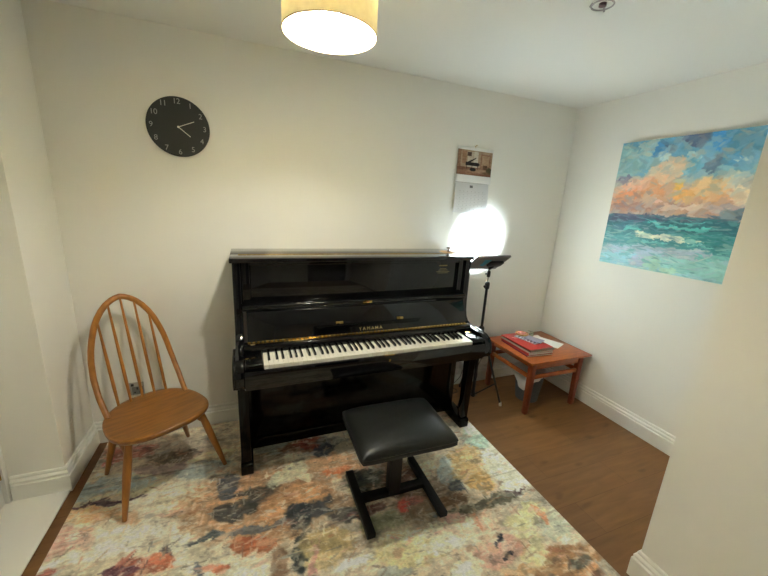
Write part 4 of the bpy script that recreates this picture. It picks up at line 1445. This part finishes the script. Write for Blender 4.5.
def photo_cols(U, V):
    c = np.zeros(U.shape + (3,))
    c[:] = (196, 158, 122)

    def rect(u0, u1, v0, v1, col, s=0.01):
        k = np.clip((U - u0) / s, 0, 1) * np.clip((u1 - U) / s, 0, 1) * np.clip((V - v0) / s, 0, 1) * np.clip((v1 - V) / s, 0, 1)
        c[:] = c * (1 - k[..., None]) + np.array(col, float) * k[..., None]

    def ell(u, v, ru, rv, col, s=0.2):
        q = np.sqrt(((U - u) / ru) ** 2 + ((V - v) / rv) ** 2)
        k = np.clip((1 + s / 2 - q) / s, 0, 1)
        c[:] = c * (1 - k[..., None]) + np.array(col, float) * k[..., None]
    rect(-1, 0.10, 0.25, 2, (170, 120, 84))
    rect(0.28, 0.46, 0.30, 0.95, (214, 196, 170))
    rect(0.46, 0.60, 0.30, 0.98, (226, 216, 196))
    rect(0.12, 0.26, 0.45, 0.95, (186, 130, 92))
    rect(0.66, 0.96, 0.32, 0.90, (180, 124, 88))
    rect(0.70, 0.92, 0.42, 0.84, (206, 160, 118))
    rect(0.27, 0.40, 0.76, 0.93, (92, 62, 50))
    rect(-1, 2, -1, 0.33, (150, 92, 62))
    ell(0.3, 0.10, 0.35, 0.10, (176, 118, 84), 0.8)
    ell(0.62, 0.20, 0.30, 0.10, (196, 146, 110), 0.8)
    rect(0.24, 0.62, 0.38, 0.53, (34, 28, 30))
    ell(0.55, 0.46, 0.10, 0.07, (36, 30, 32))
    k = ((V - 0.50) < (U - 0.26) * 0.85) & (V > 0.50) & (U < 0.54) & (V > 0.50 + (U - 0.36) * 1.1)
    c[k] = (42, 34, 36)
    for u in (0.27, 0.42, 0.58):
        rect(u, u + 0.02, 0.24, 0.42, (34, 28, 30))
    ell(0.46, 0.24, 0.09, 0.07, (30, 26, 28))
    rect(0.75, 0.88, 0.28, 0.46, (120, 74, 48))
    ell(0.93, 0.24, 0.08, 0.14, (96, 80, 44))
    ell(0.85, 0.14, 0.10, 0.05, (140, 96, 60))
    c += 26 * fbm(U * 24, V * 18, 4, 4)[..., None]
    g_ = c.mean(-1, keepdims=True)
    c = (g_ + (c - g_) * 0.72) * 0.93
    return c


def grid_cols(U, V):
    c = np.full(U.shape + (3,), 228.0)
    for i in range(7):
        for j in range(6):
            u0 = 0.10 + i * 0.115
            v0 = 0.10 + j * 0.115
            k = (abs(U - u0 - 0.05) < 0.014) & (abs(V - v0 - 0.04) < 0.012)
            c[k] = 200
    for j in range(7):
        k = (abs(V - 0.085 - j * 0.115) < 0.004) & (U > 0.08) & (U < 0.93)
        c[k] = 212
    k = (abs(U - 0.49) < 0.045) & (abs(V - 0.88) < 0.040)
    c[k] = 120
    return c


cal_page('top_leaf', 1.708, 1.960, lambda U, V: YB - 0.006 - 0.008 * (1 - V) - 0.010 * (U - 0.5) ** 2 - 0.004 * U, M['paper'], 12, 12, None, CL, CRt, 0, 0)
cal_page('photograph', 1.762, 1.938, lambda U, V: YB - 0.0085 - 0.008 * (1 - (0.21 + V * 0.70)) - 0.010 * (U - 0.5) ** 2 - 0.004 * U, M['print'], 110, 80, photo_cols, CL + 0.002, CRt - 0.008)
cal_page('month_page', 1.483, 1.707, lambda U, V: YB - 0.008 - 0.012 * np.sin(math.pi * V) * 0.8 - 0.008 * (1 - V) - 0.012 * (U - 0.5) ** 2, M['print'], 120, 110, grid_cols, CL + 0.002, CRt - 0.012)
b = MB()
b.tube([(CL + 0.004, YB - 0.016, 1.7095), (CRt - 0.008, YB - 0.018, 1.7055)], 0.0018, 6)
b.build('binding', M['steel'], cal)
nl = MB().tube([(1.930, YB, 1.968), (1.930, YB - 0.020, 1.974)], 0.0018, 8)
nl.lathe([(0, 0), (0.004, 0), (0.004, 0.0015), (0, 0.002)], n=12, mtx=Matrix.Translation((1.930, YB - 0.020, 1.974)) @ Matrix.Rotation(R(90), 4, 'X'))
nl.tube([(1.930, YB - 0.008, 1.972), (1.930, YB - 0.0095, 1.955)], 0.0012, 6)
tag(recenter(nl.build('nail', M['brass'])), 'small brass nail in the wall holding the calendar', 'nail')

# ================================================================ PAINTING
py0, py1, pz0, pz1 = -1.246, -0.461, 1.178, 2.031
pa = thing('canvas_painting', 'large unframed seascape painting with orange clouds on the right wall', 'painting', (XR, (py0 + py1) / 2, pz0))
nxp, nyp = 260, 286
U, V = np.meshgrid(np.linspace(0, 1, nxp), np.linspace(0, 1, nyp))
Yp = py1 + (py0 - py1) * U
Zp = pz1 + (pz0 - pz1) * V
stops = [(0.0, (110, 165, 195)), (0.25, (130, 185, 205)), (0.38, (225, 185, 155)), (0.54, (190, 150, 130)), (0.575, (195, 175, 170)), (0.60, (80, 95, 115)),
         (0.66, (60, 118, 128)), (0.80, (80, 150, 155)), (0.88, (165, 190, 200)), (1.0, (155, 205, 210))]
basep = np.zeros(U.shape + (3,))
for ci in range(3):
    basep[..., ci] = np.interp(V, [s[0] for s in stops], [s[1][ci] for s in stops])
pc2 = paint(Yp, Zp, basep, PAINT_STROKES, 0.030, 14.0, 21)
pc2 = pc2 * (1 + 0.10 * fbm(Yp * 14, Zp * 26, 33, 4) + 0.06 * fbm(Yp * 60, Zp * 60, 35, 3))[..., None]
# short flat-brush dabs: slanting in the sky, level in the sea
Wp, Hp = py1 - py0, pz1 - pz0
Up, Vp = U * Wp, V * Hp
rgp = fbm(Up * 60, Vp * 60, 44, 3)
hs = int(nyp * 0.57)
pc2[:hs] = dabs(pc2[:hs], Up[:hs], Vp[:hs], 650, (0.012, 0.05), (0.006, 0.016),
                [[205, 222, 222], [120, 175, 205], [240, 200, 150], [100, 120, 150], [225, 160, 120], [245, 225, 190]], [10, 8, 5, 5, 4, 6],
                [-0.5, -0.9, 0.1, 0.5], 17, (0.05, 0.28), rgp[:hs])
pc2[hs:] = dabs(pc2[hs:], Up[hs:], Vp[hs:], 620, (0.012, 0.060), (0.002, 0.006),
                [[150, 215, 212], [60, 110, 125], [225, 228, 215], [170, 185, 205], [80, 160, 160]], [7, 5, 4, 5, 5],
                [0.0, 0.08, -0.08], 18, (0.10, 0.45), rgp[hs:])
pc2 = (pc2 - 128) * 1.06 + 130
P = np.stack([np.full(U.shape, XR - 0.0325), Yp, Zp], -1) - np.array(pa.location)
me = colour_grid(nxp, nyp, P, pc2)
M['oil'] = attr_mat('painted_canvas', 0.45, 120, 0.05, 0.2, 260, gain=1.05)
link('painted_face', me, M['oil'], pa)
b = MB().box(XR - 0.032, XR - 0.001, py0, py1, pz0, pz1, bev=0.001)
b.build('stretched_canvas', mat('canvas_edge', (0.62, 0.60, 0.52), 0.8), pa)

# ================================================================ SPINNING TOP ON THE LID
gx, gy, gz = 1.575, -0.325, 1.2103
gy_o = thing('wooden_spinner', 'small ornament with a pale wooden disc between steel balls on the piano lid', 'ornament', (gx, gy, gz))
MB().lathe([(0, 0.017), (0.058, 0.0185), (0.062, 0.0205), (0.058, 0.0225), (0, 0.024)], gx, gy, 40, mtx=Matrix.Translation((0, 0, gz))).build('disc', mat('pale_wood', srgb(205, 160, 110), 0.5), gy_o)
b = MB().lathe([(0, 0.0), (0.012, 0.0), (0.015, 0.003), (0.007, 0.006), (0.004, 0.012), (0.004, 0.017), (0, 0.017)], gx, gy, 24, mtx=Matrix.Translation((0, 0, gz)))
b.build('foot', mat('dark_bronze', (0.16, 0.11, 0.08), 0.3, metal=0.7), gy_o)
b = MB().lathe([(0, 0.024), (0.010, 0.024), (0.012, 0.028), (0.005, 0.033), (0.005, 0.040), (0.015, 0.045), (0.016, 0.049), (0.008, 0.053), (0, 0.054)], gx, gy, 24, mtx=Matrix.Translation((0, 0, gz)))
b.build('finial', mat('bronze', (0.22, 0.15, 0.12), 0.3, metal=0.7), gy_o)

# ================================================================ SOCKETS AND CABLES
sk = thing('wall_socket', 'brushed grey metal electric socket behind the chair', 'socket', (-0.362, YB, 0.333))
M['brushed'] = mat('brushed_steel', (0.42, 0.42, 0.40), 0.35, metal=0.8)
MB().box(-0.404, -0.320, YB - 0.007, YB, 0.290, 0.374, bev=0.003).build('face_plate', M['brushed'], sk)
cx_ = -0.355
MB().box(cx_ - 0.027, cx_ + 0.030, YB - 0.0078, YB - 0.0068, 0.296, 0.346).build('socket_insert', mat('grey_insert', (0.16, 0.16, 0.155), 0.4), sk)
b = MB()
b.box(cx_ - 0.004, cx_ + 0.004, YB - 0.0085, YB - 0.0076, 0.326, 0.342)
b.box(cx_ - 0.018, cx_ - 0.009, YB - 0.0085, YB - 0.0076, 0.304, 0.312)
b.box(cx_ + 0.009, cx_ + 0.018, YB - 0.0085, YB - 0.0076, 0.304, 0.312)
b.build('pin_holes', M['plastic_black'], sk)
MB().box(cx_ - 0.030, cx_ - 0.016, YB - 0.0105, YB - 0.006, 0.351, 0.367, bev=0.001).build('switch', M['plastic_black'], sk)
s2 = thing('wall_socket', 'white plastic double socket low on the wall behind the light stand', 'socket', (2.28, YB, 0.345))
MB().box(2.207, 2.353, YB - 0.009, YB, 0.300, 0.386, bev=0.003).build('face_plate', M['white_plastic'], s2)
for cx_ in (2.243, 2.317):
    b = MB()
    b.box(cx_ - 0.004, cx_ + 0.004, YB - 0.0098, YB - 0.0088, 0.338, 0.354)
    b.box(cx_ - 0.018, cx_ - 0.009, YB - 0.0098, YB - 0.0088, 0.316, 0.324)
    b.box(cx_ + 0.009, cx_ + 0.018, YB - 0.0098, YB - 0.0088, 0.316, 0.324)
    b.build('pin_holes', M['plastic_black'], s2)
    MB().box(cx_ - 0.007, cx_ + 0.007, YB - 0.0125, YB - 0.008, 0.362, 0.378, bev=0.001).build('switch', M['white_plastic'], s2)
# a white adaptor on the wall behind the piano's right end, its lead curling on the floor
ad = thing('power_adaptor', 'white plug adaptor low on the wall beside the piano', 'plug', (2.035, YB, 0.16))
MB().box(2.010, 2.060, YB - 0.050, YB - 0.0005, 0.145, 0.215, bev=0.006).build('adaptor_body', M['white_plastic'], ad)
MB().tube([(2.035, YB - 0.025, 0.147), (2.035, YB - 0.025, 0.136)], 0.004, 8).build('cable_boot', M['plastic_black'], ad)


def smooth_path(pts, n=8):
    P_ = [Vector(p) for p in pts]
    outp = []
    for i in range(len(P_) - 1):
        p0, p1, p2, p3 = P_[max(i - 1, 0)], P_[i], P_[i + 1], P_[min(i + 2, len(P_) - 1)]
        for k in range(n):
            t = k / n
            outp.append(0.5 * ((2 * p1) + (-p0 + p2) * t + (2 * p0 - 5 * p1 + 4 * p2 - p3) * t * t + (-p0 + 3 * p1 - 3 * p2 + p3) * t ** 3))
    outp.append(P_[-1])
    return outp


b = MB().tube(smooth_path([(2.035, -0.013, 0.134), (2.00, -0.040, 0.09), (1.93, -0.060, 0.05), (1.86, -0.070, 0.005), (1.83, -0.10, 0.005), (1.86, -0.135, 0.005), (1.92, -0.13, 0.006),
                           (1.93, -0.09, 0.008), (1.88, -0.075, 0.012), (1.82, -0.085, 0.005), (1.79, -0.12, 0.005)]), 0.0028, 8)
tag(b.build('power_cable', M['plastic_black']), 'thin black cable coiled on the floor beside the piano', 'cable')
b = MB().tube(smooth_path([(2.243, -0.004, 0.332), (2.243, -0.035, 0.318), (2.20, -0.060, 0.27), (2.12, -0.11, 0.21), (2.05, -0.20, 0.165), (2.01, -0.22, 0.12), (2.02, -0.235, 0.03), (2.05, -0.22, 0.004), (2.09, -0.17, 0.004)]), 0.0028, 8)
tag(b.build('lamp_cable', M['plastic_black']), 'thin black cable drooping from the white wall socket to the floor by the tripod lamp', 'cable')

# ================================================================ CEILING FITTING
cf = thing('ceiling_sensor', 'small clear round fitting with a dark centre on the ceiling', 'ceiling fitting', (1.672, -1.12, H))
M['clear'] = mat('clear_plastic', (0.75, 0.76, 0.74), 0.15, spec=0.6)
M['clear'].node_tree.nodes['Principled BSDF'].inputs['Transmission Weight'].default_value = 0.55
MB().lathe([(0, H), (0.042, H), (0.042, H - 0.004), (0.034, H - 0.006), (0, H - 0.006)], 1.672, -1.12, 40).build('base_disc', M['white_plastic'], cf)
b = MB().tube([(1.672 + 0.040 * math.cos(t), -1.12 + 0.040 * math.sin(t), H - 0.012) for t in [2 * math.pi * i / 40 for i in range(40)]], 0.003, 8, closed=True)
for a_ in (30, 150, 270):
    b.tube([(1.672 + 0.038 * math.cos(R(a_)), -1.12 + 0.038 * math.sin(R(a_)), H - 0.004), (1.672 + 0.046 * math.cos(R(a_)), -1.12 + 0.046 * math.sin(R(a_)), H - 0.018)], 0.004, 8)
b.build('clear_ring', mat('smoky_plastic', (0.48, 0.46, 0.46), 0.2), cf)
MB().lathe([(0, H - 0.006), (0.014, H - 0.006), (0.014, H - 0.016), (0, H - 0.018)], 1.672, -1.12, 24).build('centre_cap', mat('dark_red_brown_plastic', (0.10, 0.04, 0.05), 0.3), cf)
